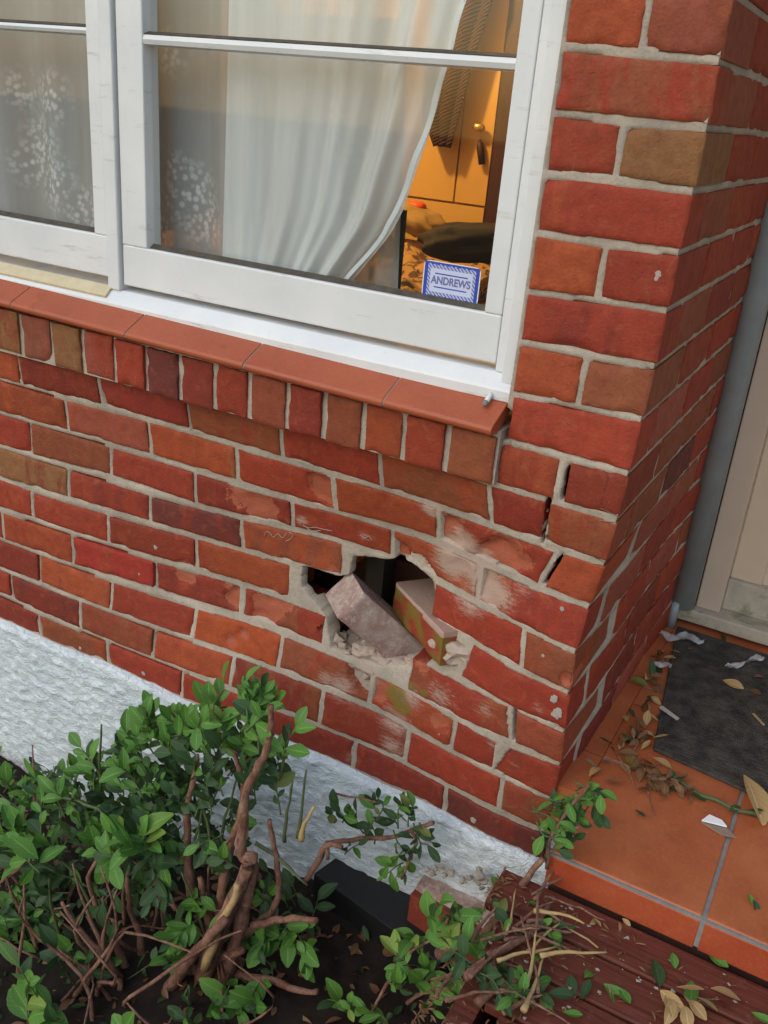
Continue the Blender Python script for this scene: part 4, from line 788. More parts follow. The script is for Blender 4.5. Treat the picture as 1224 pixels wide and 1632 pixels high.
class Plant:
    def __init__(s,name,loc,label,cat,limit=295,group=None):
        s.e=empty(name,loc,label=label,cat=cat,group=group); s.loc=Vector(loc); s.lv=[]; s.twig=MB(); s.limit=limit
    def leaf(s,pos,d,n,size,k='g'): s.lv.append((pos,orient(d,n),size,k,random.randrange(4)))
    def branch(s,pts,r0,r1,mat=BARK,name='branch',k=3):
        pp=smooth_path(pts,k); n=len(pp); pp=[q+Vector((noise.noise(q*30),noise.noise(q*30+Vector((5,0,0))),noise.noise(q*30+Vector((0,7,0)))))*.004 for q in pp]
        rs=[1.35*(r0+(r1-r0)*i/(n-1))*(1+.3*noise.noise(q*45)) for i,q in enumerate(pp)]
        m=MB(); m.tube(pp,rs,8); m.build(name,mat,s.e,True); return pp
    def sprig(s,base,tip,n,size,k='g',tw=.0016):
        base=Vector(base);tip=Vector(tip); mid=base.lerp(tip,.5)+Vector((random.gauss(0,.008),random.gauss(0,.008),random.gauss(0,.006))); pp=smooth_path([base,mid,tip],4)
        s.twig.tube(pp,[tw*(1.2-.6*i/(len(pp)-1)) for i in range(len(pp))],5)
        ax=(tip-base).normalized(); side=ax.cross(Vector((0,-1,.3))).normalized()
        for i in range(n):
            t=.25+.75*i/max(1,n-1); q=pp[min(int(t*(len(pp)-1)),len(pp)-1)]; sg=1 if i%2 else -1
            d=ax*random.uniform(.4,.9)+side*sg*random.uniform(.4,.9)+Vector((random.gauss(0,.25),random.gauss(-.1,.3),random.gauss(.05,.25)))
            if i==n-1: d=ax+Vector((random.gauss(0,.15),0,0))
            nn=Vector((random.gauss(0,.35),random.gauss(-.6,.35),random.gauss(.75,.3)))
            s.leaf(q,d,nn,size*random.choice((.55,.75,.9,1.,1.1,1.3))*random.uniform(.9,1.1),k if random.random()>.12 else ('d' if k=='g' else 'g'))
    def done(s):
        if s.twig.v: tag(s.twig.build('twigs',GTWIG,s.e,True),kind='stuff')
        L=s.lv; L.sort(key=lambda l:-(l[2]*1000/((Vector(l[0])-CP).length)))
        for pos,O,size,k,v in L[:s.limit]:
            o=bpy.data.objects.new('leaf',LM_[k][v]); link(o,s.e); o.matrix_local=Matrix.Translation(Vector(pos)-s.loc)@O@Matrix.Diagonal((size,size,size,1))
        if len(L)>s.limit:
            for kk in ('g','d','y','b'):
                vs=[];fs=[]
                for pos,O,size,k,v in L[s.limit:]:
                    if k!=kk: continue
                    me=LM_[k][v]; n0=len(vs); Mx=Matrix.Translation(Vector(pos))@O@Matrix.Diagonal((size,size,size,1)); vs+=[tuple(Mx@q.co) for q in me.vertices]; fs+=[tuple(n0+i for i in p_.vertices) for p_ in me.polygons]
                if vs: o=mesh('foliage',vs,fs,{'g':LEAF,'d':LEAFD,'y':DRY,'b':DRYB}[kk],s.e,True); add_uv(o.data,LUV); tag(o,kind='stuff')
# ---- big broken shrub in front of the plinth
bu=Plant('shrub',(-.62,-.42,-.42),'leafy green shrub with broken brown stems in front of the white plinth','shrub')
B1=bu.branch([(-0.5963,-0.4100,-0.5014),(-0.6201,-0.3600,-0.4459),(-0.5961,-0.3600,-0.3212),(-0.5671,-0.3600,-0.1997),(-0.5423,-0.3600,-0.1213),(-0.5185,-0.3600,-0.0530),(-0.4988,-0.3600,0.0174),(-0.5021,-0.3400,0.0381)],.0150,.009)
B2=bu.branch([(-0.5716,-0.3400,-0.5640),(-0.5596,-0.3400,-0.4256),(-0.5455,-0.3400,-0.2635),(-0.5248,-0.3400,-0.1640),(-0.5113,-0.3400,-0.0729),(-0.5011,-0.3400,0.0061),(-0.5292,-0.3400,0.0234),(-0.5250,-0.3400,0.1023),(-0.5222,-0.3400,0.1779),(-0.4992,-0.3400,0.2367),(-0.4783,-0.3400,0.2927),(-0.4717,-0.3400,0.3409),(-0.4699,-0.3400,0.3939)],.013,.0035)
B3=bu.branch([(-0.6268,-0.3000,-0.3545),(-0.6142,-0.3000,-0.2256),(-0.5989,-0.3000,-0.1158),(-0.5811,-0.3000,-0.0098),(-0.5634,-0.3000,0.0589),(-0.5557,-0.3000,0.1268),(-0.5661,-0.3000,0.1779),(-0.5793,-0.3000,0.2208)],.0085,.003)
B4=bu.branch([(-0.6599,-0.3200,-0.2127),(-0.6769,-0.3200,-0.1287),(-0.6811,-0.3200,-0.0336),(-0.6760,-0.3200,0.0625),(-0.6563,-0.3200,0.1490),(-0.6531,-0.3200,0.1879)],.008,.0028)
B5=bu.branch([(-0.7905,-0.4000,-0.6907),(-0.7652,-0.4000,-0.5278),(-0.7584,-0.4000,-0.4422),(-0.7930,-0.4000,-0.3782),(-0.8271,-0.4000,-0.3150),(-0.8618,-0.4000,-0.2680),(-0.8833,-0.4000,-0.1917),(-0.8494,-0.4000,-0.1156)],.0095,.003)
B6=bu.branch([(-0.9900,-0.4400,-0.7928),(-0.9473,-0.4400,-0.6287),(-0.8902,-0.4400,-0.5054),(-0.8286,-0.4400,-0.3770),(-0.8186,-0.4400,-0.3323),(-0.8475,-0.4400,-0.3201),(-0.8900,-0.4400,-0.2860),(-0.9288,-0.4400,-0.2494)],.009,.003)
B7=bu.branch([(-0.7141,-0.3600,-0.4782),(-0.7716,-0.3600,-0.4040),(-0.7804,-0.3600,-0.3315),(-0.8043,-0.3600,-0.2773),(-0.8114,-0.3600,-0.1777)],.008,.003)
B8=bu.branch([(-0.7585,-0.4000,-0.6668),(-0.7310,-0.4000,-0.5121),(-0.6704,-0.4000,-0.3907),(-0.6208,-0.4000,-0.2822),(-0.5677,-0.4000,-0.1835),(-0.5180,-0.4000,-0.0909)],.014,.007)
B9=bu.branch([(-0.5528,-0.3000,-0.2585),(-0.5086,-0.3000,-0.1911),(-0.4701,-0.3000,-0.1116),(-0.4639,-0.3000,-0.0397),(-0.4791,-0.3000,0.0314),(-0.4937,-0.3000,0.0946)],.007,.003)
B10=bu.branch([(-0.5553,-0.3300,-0.3323),(-0.5024,-0.3300,-0.3126),(-0.4451,-0.3300,-0.2821),(-0.3890,-0.3300,-0.2704),(-0.3417,-0.3300,-0.2421)],.0075,.004)
B11=bu.branch([(-0.5035,-0.3300,-0.1638),(-0.4577,-0.3300,-0.1255),(-0.4104,-0.3300,-0.0901),(-0.3559,-0.3300,-0.0606)],.006,.0045)
B12=bu.branch([(-0.8504,-0.2800,-0.6025),(-0.7998,-0.2800,-0.4845),(-0.7824,-0.2800,-0.3759),(-0.7957,-0.2800,-0.2897),(-0.8315,-0.2800,-0.2260),(-0.8061,-0.2800,-0.1019),(-0.7906,-0.2800,-0.0513)],.006,.0025)
B13=bu.branch([(-0.8481,-0.4500,-0.4906),(-0.7910,-0.4500,-0.4121),(-0.7523,-0.4500,-0.3630),(-0.7626,-0.4500,-0.4320),(-0.7510,-0.4500,-0.5036)],.005,.004)
B14=bu.branch([(-0.7266,-0.3000,-0.2776),(-0.7626,-0.3000,-0.2531),(-0.7911,-0.3000,-0.2168),(-0.8190,-0.3000,-0.1656)],.006,.0025)
B15=bu.branch([(-0.9055,-0.3000,-0.6098),(-0.8819,-0.3000,-0.4343),(-0.8852,-0.3000,-0.3241),(-0.8669,-0.3000,-0.2518)],.005,.002)
B16=bu.branch([(-1.0406,-0.4600,-0.6990),(-1.0872,-0.4600,-0.6526),(-1.1161,-0.4600,-0.6029)],.005,.003)
B17=bu.branch([(-0.6116,-0.3200,-0.2723),(-0.6325,-0.3200,-0.2038),(-0.6395,-0.3200,-0.1502),(-0.6463,-0.3200,-0.1257)],.007,.004)
B18=bu.branch([(-0.7668,-0.3500,-0.7317),(-0.7400,-0.3500,-0.5815),(-0.6784,-0.3500,-0.4404),(-0.5874,-0.3500,-0.2954),(-0.5096,-0.3500,-0.2164)],.012,.006)
bu.branch([(-0.5755,-0.3900,-0.2701),(-0.5440,-0.3900,-0.1433),(-0.5228,-0.3900,-0.0827),(-0.5052,-0.3900,-0.0357),(-0.4999,-0.3900,0.0000)],.0085,.004,TORN,'torn_bark',3)
bu.branch([(-0.5160,-0.3350,-0.0800),(-0.5044,-0.3350,-0.0064),(-0.5174,-0.3350,0.0160)],.006,.003,TORN,'torn_bark')
bu.branch([(-0.5217,-0.3350,0.0622),(-0.5263,-0.3350,0.1230),(-0.5246,-0.3350,0.1731)],.005,.003,TORN,'torn_bark')
bu.branch([(-0.6343,-0.4100,-0.4332),(-0.6165,-0.4100,-0.3897),(-0.5992,-0.4100,-0.3587)],.006,.003,TORN,'torn_bark')
bu.branch([(-0.4189,-0.3000,0.0828),(-0.4124,-0.3000,0.1238),(-0.3954,-0.3000,0.1753)],.0045,.002,TORN,'torn_bark')
for L_ in ([(-1.0681,-0.4000,-0.7487),(-1.0607,-0.4000,-0.5759),(-1.0529,-0.4000,-0.4052),(-1.0584,-0.4000,-0.2523),(-1.0707,-0.4000,-0.1767)],[(-0.8942,-0.3600,-0.1435),(-0.8737,-0.3600,-0.0410),(-0.9249,-0.3600,-0.0390),(-0.9821,-0.3600,-0.0535),(-1.0651,-0.3600,-0.0730)],[(-0.9370,-0.3000,-0.0531),(-0.9364,-0.3000,0.0242),(-0.9246,-0.3000,0.1305)],[(-0.6131,-0.3200,-0.0930),(-0.6203,-0.3200,-0.0149),(-0.6336,-0.3200,0.0511),(-0.6531,-0.3200,0.0997)],[(-0.6682,-0.3100,-0.1898),(-0.6714,-0.3100,-0.0777),(-0.6482,-0.3100,0.0428)],[(-0.6247,-0.2800,-0.1046),(-0.6194,-0.2800,-0.0051),(-0.6012,-0.2800,0.0707),(-0.5896,-0.2800,0.1280)],[(-0.6058,-0.3400,-0.2720),(-0.6434,-0.3400,-0.1779),(-0.6803,-0.3400,-0.1069)],[(-0.4560,-0.3000,0.0567),(-0.4537,-0.3000,0.1338),(-0.4458,-0.3000,0.2108)],[(-0.4278,-0.3000,0.0844),(-0.4194,-0.3000,0.1450),(-0.4166,-0.3000,0.2484)],[(-0.5218,-0.3000,0.0217),(-0.4658,-0.3000,0.0058),(-0.3983,-0.3000,-0.0225)],[(-0.9539,-0.4200,-0.4458),(-0.9818,-0.4200,-0.3058),(-0.9831,-0.4200,-0.2311)],[(-0.8712,-0.3800,-0.3531),(-0.9409,-0.3800,-0.2411),(-0.9853,-0.3800,-0.2135)],[(-0.4715,-0.2800,0.2804),(-0.4778,-0.2800,0.2301),(-0.4872,-0.2800,0.1771)]):
    bu.branch(L_,.003,.0014,GTWIG,'green_stem')
def toward(a,b_,t): return Vector(a).lerp(Vector(b_),t)
# clumps: centre, spread(px-like metres), count of sprigs, leaf size, direction bias, kind
CL=[(L_,sp,n,sz,di,k) for (L_,sp,n,sz,di,k) in (
 ([(-0.5720,-0.3000,0.3014),(-0.6081,-0.3000,0.3036),(-0.5376,-0.3000,0.3391)],.035,9,.044,(0,-.1,1),'g'),
 ([(-0.6479,-0.2800,0.2386),(-0.6861,-0.2800,0.2281),(-0.7184,-0.2800,0.2328)],.03,8,.044,(-.2,-.1,1),'g'),
 ([(-0.7814,-0.2700,0.1551),(-0.8080,-0.2700,0.1885),(-0.8368,-0.2700,0.1503)],.03,7,.042,(-.3,-.1,1),'g'),
 ([(-0.6006,-0.3000,0.2111),(-0.6378,-0.3000,0.1818),(-0.6760,-0.3000,0.1893),(-0.5587,-0.3000,0.2482)],.04,10,.038,(.1,-.2,.8),'d'),
 ([(-0.5441,-0.2800,0.2659),(-0.5296,-0.2800,0.3594),(-0.5471,-0.2800,0.3579)],.02,5,.042,(.1,0,1),'g'),
 ([(-0.4529,-0.2900,0.3295),(-0.4830,-0.2900,0.2403)],.015,2,.042,(.1,0,1),'g'),
 ([(-0.8832,-0.3000,0.0624),(-0.8401,-0.3000,0.0690),(-0.8041,-0.3000,0.0989)],.03,7,.043,(-.2,-.1,.9),'g'),
 ([(-0.9919,-0.2900,0.0197),(-1.0117,-0.2900,-0.0460),(-0.9744,-0.2900,0.0552)],.025,4,.040,(-.3,0,1),'g'),
 ([(-0.8810,-0.2700,0.1045),(-0.8654,-0.2700,0.1379)],.02,3,.036,(-.1,0,1),'g'),
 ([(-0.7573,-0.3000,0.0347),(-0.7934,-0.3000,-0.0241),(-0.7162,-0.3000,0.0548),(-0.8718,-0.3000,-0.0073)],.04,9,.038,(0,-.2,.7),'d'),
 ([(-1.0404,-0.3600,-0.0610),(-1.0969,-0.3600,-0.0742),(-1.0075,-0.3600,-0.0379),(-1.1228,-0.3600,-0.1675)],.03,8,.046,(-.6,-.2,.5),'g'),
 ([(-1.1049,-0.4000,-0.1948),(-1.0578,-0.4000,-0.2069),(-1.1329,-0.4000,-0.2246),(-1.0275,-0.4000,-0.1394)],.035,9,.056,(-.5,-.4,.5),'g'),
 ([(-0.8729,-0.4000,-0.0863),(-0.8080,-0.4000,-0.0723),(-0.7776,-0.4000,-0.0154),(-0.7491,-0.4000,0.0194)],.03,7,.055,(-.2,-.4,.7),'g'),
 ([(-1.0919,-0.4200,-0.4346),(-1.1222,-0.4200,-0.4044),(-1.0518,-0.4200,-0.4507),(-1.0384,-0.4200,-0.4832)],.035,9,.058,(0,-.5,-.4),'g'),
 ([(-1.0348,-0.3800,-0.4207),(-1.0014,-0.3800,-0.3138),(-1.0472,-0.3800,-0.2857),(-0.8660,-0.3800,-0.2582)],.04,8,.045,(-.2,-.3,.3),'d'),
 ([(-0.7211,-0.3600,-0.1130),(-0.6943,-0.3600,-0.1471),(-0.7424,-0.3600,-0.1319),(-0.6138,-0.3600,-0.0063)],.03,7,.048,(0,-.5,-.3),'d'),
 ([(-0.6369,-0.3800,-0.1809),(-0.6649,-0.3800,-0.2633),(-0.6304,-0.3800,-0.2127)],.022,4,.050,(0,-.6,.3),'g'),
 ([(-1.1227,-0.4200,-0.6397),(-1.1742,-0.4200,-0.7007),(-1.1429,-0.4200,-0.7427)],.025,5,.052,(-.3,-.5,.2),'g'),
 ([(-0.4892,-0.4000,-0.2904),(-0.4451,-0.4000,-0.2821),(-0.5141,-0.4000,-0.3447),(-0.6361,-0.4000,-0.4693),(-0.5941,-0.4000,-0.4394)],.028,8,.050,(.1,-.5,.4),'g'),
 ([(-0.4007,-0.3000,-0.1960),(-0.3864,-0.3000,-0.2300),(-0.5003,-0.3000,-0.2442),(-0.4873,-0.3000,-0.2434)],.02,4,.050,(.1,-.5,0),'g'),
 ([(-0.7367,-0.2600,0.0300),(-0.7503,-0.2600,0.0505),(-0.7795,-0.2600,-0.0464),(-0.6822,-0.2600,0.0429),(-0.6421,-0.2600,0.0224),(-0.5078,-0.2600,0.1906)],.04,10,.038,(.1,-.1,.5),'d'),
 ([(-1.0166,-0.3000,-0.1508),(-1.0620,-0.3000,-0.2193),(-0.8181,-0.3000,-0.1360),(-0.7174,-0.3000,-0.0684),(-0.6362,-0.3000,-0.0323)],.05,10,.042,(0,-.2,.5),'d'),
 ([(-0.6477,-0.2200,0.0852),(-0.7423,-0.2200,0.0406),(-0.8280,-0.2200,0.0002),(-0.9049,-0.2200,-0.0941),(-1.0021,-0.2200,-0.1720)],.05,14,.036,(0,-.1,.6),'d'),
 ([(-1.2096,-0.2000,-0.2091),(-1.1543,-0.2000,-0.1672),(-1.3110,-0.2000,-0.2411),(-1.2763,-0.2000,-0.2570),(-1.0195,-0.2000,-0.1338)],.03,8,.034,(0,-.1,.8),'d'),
 )]
for L_,sp,n,sz,di,k in CL:
    for i in range(int(n*1.35)):
        c_=Vector(L_[i%len(L_)]); tip=c_+Vector((random.gauss(0,sp*.6),random.gauss(0,sp*.8),random.gauss(0,sp*.5))); d=Vector(di)+Vector((random.gauss(0,.35),random.gauss(0,.25),random.gauss(0,.25)))
        bu.sprig(tip-d.normalized()*random.uniform(.05,.085),tip,random.randint(4,7),sz*.95,k)
# low dark undergrowth around the stems
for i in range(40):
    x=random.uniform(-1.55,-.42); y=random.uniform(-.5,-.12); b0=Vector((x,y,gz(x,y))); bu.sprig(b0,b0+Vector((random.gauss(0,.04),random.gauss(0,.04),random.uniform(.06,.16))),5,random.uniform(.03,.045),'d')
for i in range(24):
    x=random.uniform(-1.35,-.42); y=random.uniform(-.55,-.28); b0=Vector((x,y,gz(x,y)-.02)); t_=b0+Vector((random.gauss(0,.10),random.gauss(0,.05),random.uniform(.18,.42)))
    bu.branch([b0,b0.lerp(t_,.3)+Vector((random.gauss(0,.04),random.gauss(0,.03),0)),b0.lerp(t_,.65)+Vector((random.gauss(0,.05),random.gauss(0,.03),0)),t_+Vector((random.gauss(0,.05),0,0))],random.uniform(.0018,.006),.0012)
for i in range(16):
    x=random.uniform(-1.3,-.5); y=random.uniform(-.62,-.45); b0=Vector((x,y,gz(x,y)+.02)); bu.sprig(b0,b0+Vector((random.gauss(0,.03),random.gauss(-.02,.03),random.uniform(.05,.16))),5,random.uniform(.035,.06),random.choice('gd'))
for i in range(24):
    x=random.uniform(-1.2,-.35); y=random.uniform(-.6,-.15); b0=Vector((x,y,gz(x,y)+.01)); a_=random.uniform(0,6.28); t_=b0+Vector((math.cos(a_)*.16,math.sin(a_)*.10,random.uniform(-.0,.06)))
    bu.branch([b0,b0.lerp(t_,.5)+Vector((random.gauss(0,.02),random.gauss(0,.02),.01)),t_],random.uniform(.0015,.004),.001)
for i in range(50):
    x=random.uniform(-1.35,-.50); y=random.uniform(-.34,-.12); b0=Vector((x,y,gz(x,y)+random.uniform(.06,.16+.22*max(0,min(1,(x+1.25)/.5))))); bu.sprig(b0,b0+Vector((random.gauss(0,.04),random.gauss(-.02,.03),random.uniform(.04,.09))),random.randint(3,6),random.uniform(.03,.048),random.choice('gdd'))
bu.done()
# ---- separate broken branches
def piece(name,label,cat,stems,clumps,mat=BARK,loc=None,group=None):
    pl0=Plant(name,loc or stems[0][0][0],label,cat,group=group)
    for L_,a,b_ in stems: pl0.branch(L_,a,b_,mat)
    for L_,sp,n,sz,di,k in clumps:
        for i in range(n):
            c_=Vector(L_[i%len(L_)]); tip=c_+Vector((random.gauss(0,sp*.5),random.gauss(0,sp*.5),random.gauss(0,sp*.4))); d=Vector(di)+Vector((random.gauss(0,.3),random.gauss(0,.25),random.gauss(0,.25)))
            pl0.sprig(tip-d.normalized()*.05,tip,random.randint(3,4),sz*.78,k)
    pl0.done(); return pl0
piece('broken_branch','leafy dark twig leaning against the white plinth between shrub and corner','branch',
 [([(-0.4816,-0.0900,-0.1270),(-0.4205,-0.0900,-0.0821),(-0.3465,-0.0900,-0.0412),(-0.2916,-0.0900,0.0080),(-0.2394,-0.0900,0.0581)],.004,.0035),([(-0.2847,-0.0900,0.0116),(-0.2716,-0.0900,-0.0150),(-0.2933,-0.0900,-0.1217)],.003,.002),([(-0.4675,-0.0900,0.0199),(-0.4141,-0.0900,0.0344),(-0.3693,-0.0900,0.0433)],.002,.0015)],
 [([(-0.4254,-0.0900,-0.0187),(-0.3664,-0.0900,0.0113),(-0.4729,-0.0900,-0.0169),(-0.3855,-0.0900,-0.0325),(-0.3392,-0.0900,0.0418)],.03,9,.042,(0,-.2,.6),'d'),([(-0.2946,-0.1000,0.0878),(-0.2794,-0.1000,0.0793),(-0.3481,-0.1000,0.0693)],.015,4,.040,(0,0,1),'d'),([(-0.3281,-0.1000,-0.0977),(-0.3004,-0.1000,-0.1173),(-0.3322,-0.1000,-0.1353)],.012,3,.048,(-.3,-.2,-.8),'g'),([(-0.2566,-0.1000,0.0009),(-0.2278,-0.1000,-0.0003),(-0.2677,-0.1000,-0.0303),(-0.2972,-0.1000,-0.0292)],.02,5,.040,(.4,-.2,-.3),'d')])
piece('broken_branch','brown branch slanting up against the bottom corner of the wall','branch',
 [([(-0.1480,-0.2000,-0.1432),(-0.1062,-0.2000,-0.0965),(-0.0673,-0.2000,-0.0425),(-0.0392,-0.2000,0.0303),(-0.0056,-0.2000,0.1338),(0.0160,-0.2000,0.1925)],.009,.0035),([(-0.0681,-0.2000,-0.1343),(-0.0298,-0.2000,-0.0355),(0.0172,-0.2000,0.0640),(0.0508,-0.2000,0.1141)],.006,.005)],
 [([(-0.0273,-0.2000,0.0761),(-0.0060,-0.2000,0.0732),(-0.0383,-0.2000,0.0926)],.012,3,.04,(.1,-.2,.6),'g')])
piece('fallen_sprig','fresh green sprig lying at the bottom corner of the wall on the porch edge','sprig',
 [([(0.0239,-0.1900,0.1640),(0.0186,-0.1900,0.2260),(0.0384,-0.1900,0.3057),(0.0654,-0.1900,0.3724)],.003,.002),([(0.0186,-0.1900,0.2401),(0.0649,-0.1900,0.2810)],.002,.0015)],
 [([(0.0302,-0.1800,0.2665),(0.0457,-0.1800,0.3088),(0.0618,-0.1800,0.3437),(0.0747,-0.1800,0.3633),(0.0312,-0.1800,0.2947)],.02,11,.036,(.4,-.2,.5),'g'),([(0.0470,-0.1700,0.2815),(0.0705,-0.1700,0.3071),(0.0462,-0.1700,0.2532),(0.0293,-0.1700,0.2159)],.02,8,.034,(.4,-.2,.1),'d'),([(0.0329,-0.2000,0.2789),(0.0427,-0.2000,0.2466)],.008,2,.036,(1,-.1,.1),'g')])
piece('leafy_shoot','pale green leafy shoot growing up in front of the black slab','shoot',
 [([(-0.2330,-0.3300,-0.2739),(-0.1975,-0.3300,-0.1292),(-0.1618,-0.3300,-0.0251),(-0.1078,-0.3300,0.0550),(-0.0958,-0.3300,0.1069)],.003,.0015),([(-0.1492,-0.3300,-0.1463),(-0.1060,-0.3300,-0.0680),(-0.0540,-0.3300,0.0131)],.003,.0015)],
 [([(-0.1241,-0.3300,0.0899),(-0.1102,-0.3300,0.1274),(-0.0885,-0.3300,0.0965),(-0.1094,-0.3300,0.0690)],.015,6,.048,(.1,-.2,.8),'g'),([(-0.1754,-0.3300,-0.0180),(-0.1588,-0.3300,0.0080),(-0.1285,-0.3300,0.0193)],.015,5,.048,(-.2,-.2,.6),'g'),([(-0.0574,-0.3300,0.0861),(-0.0339,-0.3300,0.0860)],.012,3,.05,(.8,-.2,.1),'g'),([(-0.1516,-0.3400,-0.0721),(-0.1175,-0.3400,-0.0337),(-0.0901,-0.3400,-0.0549),(-0.0532,-0.3400,-0.0536),(-0.0974,-0.3400,-0.0999)],.02,9,.05,(.2,-.4,.4),'g'),([(-0.2195,-0.3400,-0.2010),(-0.2604,-0.3400,-0.2121),(-0.2880,-0.3400,-0.2224)],.015,5,.046,(-.4,-.3,.4),'g'),([(-0.0419,-0.3400,0.0006)],.01,2,.045,(.8,-.3,-.3),'g')])
piece('dead_twig','pale snapped twig poking up above the black slab','twig',[([(-0.4392,-0.2400,-0.0856),(-0.4157,-0.2400,-0.0222),(-0.3945,-0.2400,0.0380),(-0.3579,-0.2400,0.0497)],.0055,.004),([(-0.4160,-0.2400,-0.0175),(-0.3940,-0.2400,0.0303),(-0.3919,-0.2400,-0.0010)],.004,.003)],[])
# ---- black slab and brick at the foot of the plinth
BLK=simple('black_plastic',(.016,.016,.017),.5,40,.3,.3)
q=[(-0.5144,-0.0798,-0.2400),(-0.4879,0.0315,-0.2400),(-0.1108,0.0373,-0.2400),(-0.1631,-0.1401,-0.2400)]
m=MB(); n_=0; m.v=[(a[0],a[1],-.24) for a in q]+[(a[0],a[1],-.262) for a in q]; m.f=[(3,2,1,0),(4,5,6,7),(0,1,5,4),(1,2,6,5),(2,3,7,6),(3,0,4,7)]; m.m=[0]*6
t=empty('black_board',q[0],label='flat black board lying on the soil beside the plinth',cat='board'); o=m.build('board_top',BLK,t); bevel(o,.002)
m=MB(); m.v=[(a[0]*.9+q[0][0]*.1,a[1]*.9+.1*q[0][1]+.004,-.262) for a in q]+[(a[0]*.9+q[0][0]*.1,a[1]*.9+.1*q[0][1]+.004,-.36) for a in q]; m.f=[(3,2,1,0),(4,5,6,7),(0,1,5,4),(1,2,6,5),(2,3,7,6),(3,0,4,7)]; m.m=[0]*6; m.build('board_frame',BLK,t)
q=[(-0.2713,-0.0177,-0.1650),(-0.0837,0.0168,-0.1650)]
t=empty('old_brick',(-.2,-.06,-.2),label='dark red brick with mortar on top lying at the foot of the white plinth',cat='brick'); 
brick([(-.275,-.080,-.245),(-.035,-.120,-.235),(-.035,-.117,-.168),(-.275,-.077,-.168)],(0.012,.10,0),t,'D',name='clay_body',rough=1.6)
brick([(-.272,-.060,-.168),(-.042,-.090,-.166),(-.042,-.080,-.158),(-.272,-.052,-.16)],(0.,.05,0),t,'K',name='mortar_skin',rough=1.5,mat=DB,nv=3,nu=16)
bm=bmesh.new()
for q in [(-0.1540,-0.0500,-0.0735),(-0.1381,-0.0500,-0.0543),(-0.1086,-0.0500,-0.0650),(-0.0948,-0.0500,-0.0639),(-0.1150,-0.0500,-0.0893),(-0.2267,-0.0500,-0.0969),(-0.1983,-0.0500,-0.0880),(-0.1696,-0.0500,-0.0858),(-0.2402,-0.0500,-0.1080),(-0.1272,-0.0500,-0.0825),(-0.0994,-0.0500,-0.0803)]:
    for k_ in range(3): hull(bm,Vector(q)+Vector((random.gauss(0,.012),random.gauss(0,.008),.002)),random.uniform(.006,.014))
me=bpy.data.meshes.new('mortar_crumbs'); bm.to_mesh(me); bm.free(); me.materials.append(RM); tag(link(bpy.data.objects.new('mortar_crumbs',me)),'crumbs of mortar on the old brick at the foot of the plinth','rubble',kind='stuff')
# ---- debris on the soil: one mass of dead leaves and twigs
vs={'y':[],'b':[],'d':[]}; fs={'y':[],'b':[],'d':[]}
for i in range(900):
    x=random.uniform(-1.9,-.02); y=random.uniform(-.75,-.03); k=random.choice('ybbbd'); me=LM_[k][random.randrange(4)]; s_=random.uniform(.015,.035)
    Mx=Matrix.Translation((x,y,gz(x,y)+.006))@orient((random.gauss(0,1),random.gauss(0,1),random.gauss(0,.2)),(random.gauss(0,.4),random.gauss(0,.4),1))@Matrix.Diagonal((s_,s_,s_,1)); n0=len(vs[k]); vs[k]+=[tuple(Mx@q_.co) for q_ in me.vertices]; fs[k]+=[tuple(n0+j for j in p_.vertices) for p_ in me.polygons]
for k,mt_ in (('y',DRYB),('b',DRYB),('d',LEAFD)): tag(mesh('leaf_litter',vs[k],fs[k],mt_,None,True),'layer of dead brown leaves on the dark soil' if k!='d' else 'dark green leaf fall scattered on the soil','leaf litter',kind='stuff')
# ---- countable leaves lying about
def lying(px,z,k,size,ang,label,group=None,cat='leaf',tilt=.2,n=1,spread=.01):
    q=Vector(px); d=Vector((math.cos(ang),math.sin(ang),random.uniform(-.05,.2)))
    o=bpy.data.objects.new({'y':'dry_leaf','b':'dry_leaf','g':'green_leaf','d':'green_leaf'}[k],LM_[k][random.randrange(4)]); link(o); o.matrix_world=Matrix.Translation((q.x,q.y,z))@orient(d,(random.gauss(0,tilt),random.gauss(0,tilt),1))@Matrix.Diagonal((size,size,size,1)); return tag(o,label,cat,group)
DK=DZ+.004
for (q,k,s_,a_,lb) in zip([(0.2333,-0.2329,0.1100),(0.1759,-0.3267,0.1100),(0.1993,-0.3185,0.1100),(0.2971,-0.2415,0.1100),(0.3078,-0.1697,0.1100),(0.1463,-0.3321,0.1100),(0.3917,-0.2479,0.1100),(0.0975,-0.3977,0.1100),(0.1252,-0.3388,0.1100),(0.1547,-0.3740,0.1100),(0.2574,-0.2025,0.1100),(0.1367,-0.4116,0.1100),(0.0709,-0.3017,0.1100),(0.3858,-0.1484,0.1100),(0.0125,-0.2375,0.1100),(0.0409,-0.2352,0.1100)],['d','g','g','g','g','g','g','g','d','d','g','g','d','d','g','d'],[.05,.055,.035,.04,.04,.03,.035,.035,.035,.035,.03,.03,.03,.03,.03,.03],[-1.1,-.3,-.8,-1.4,-.4,1.3,-.3,-.9,-1.2,1.5,-1.2,.2,.5,-.6,.3,-.9],
 ['dark glossy leaf on the deck just below the step joint','largest bright green leaf on the deck, upper of a pair','smaller green leaf tucked under the largest one on the deck','upright pointed green leaf beside the yellow leaf bunch on the deck','bright green leaf lying against the step edge','narrow green leaf on the deck left of the largest leaf','green leaf at the right border of the deck','green leaf with a pale fleck at the left of the deck','thin dark leaf low on the deck left of the paired leaves','dark leaf at the bottom of the deck','pale green leaf close to the step edge','green leaf at the lower left border of the deck','dark leaf lying by the broken branches on the deck','dark leaf lying at the step edge on the right','green leaf beside the fallen branch at the step corner','dark leaf beside the step corner']):
    lying(q,DK,k,s_,a_,lb)
yb=Plant('dry_leaf_bunch',[(0.2893,-0.2740,0.1100)][0],'bunch of curled yellow dead leaves lying on the dark red deck','leaves')
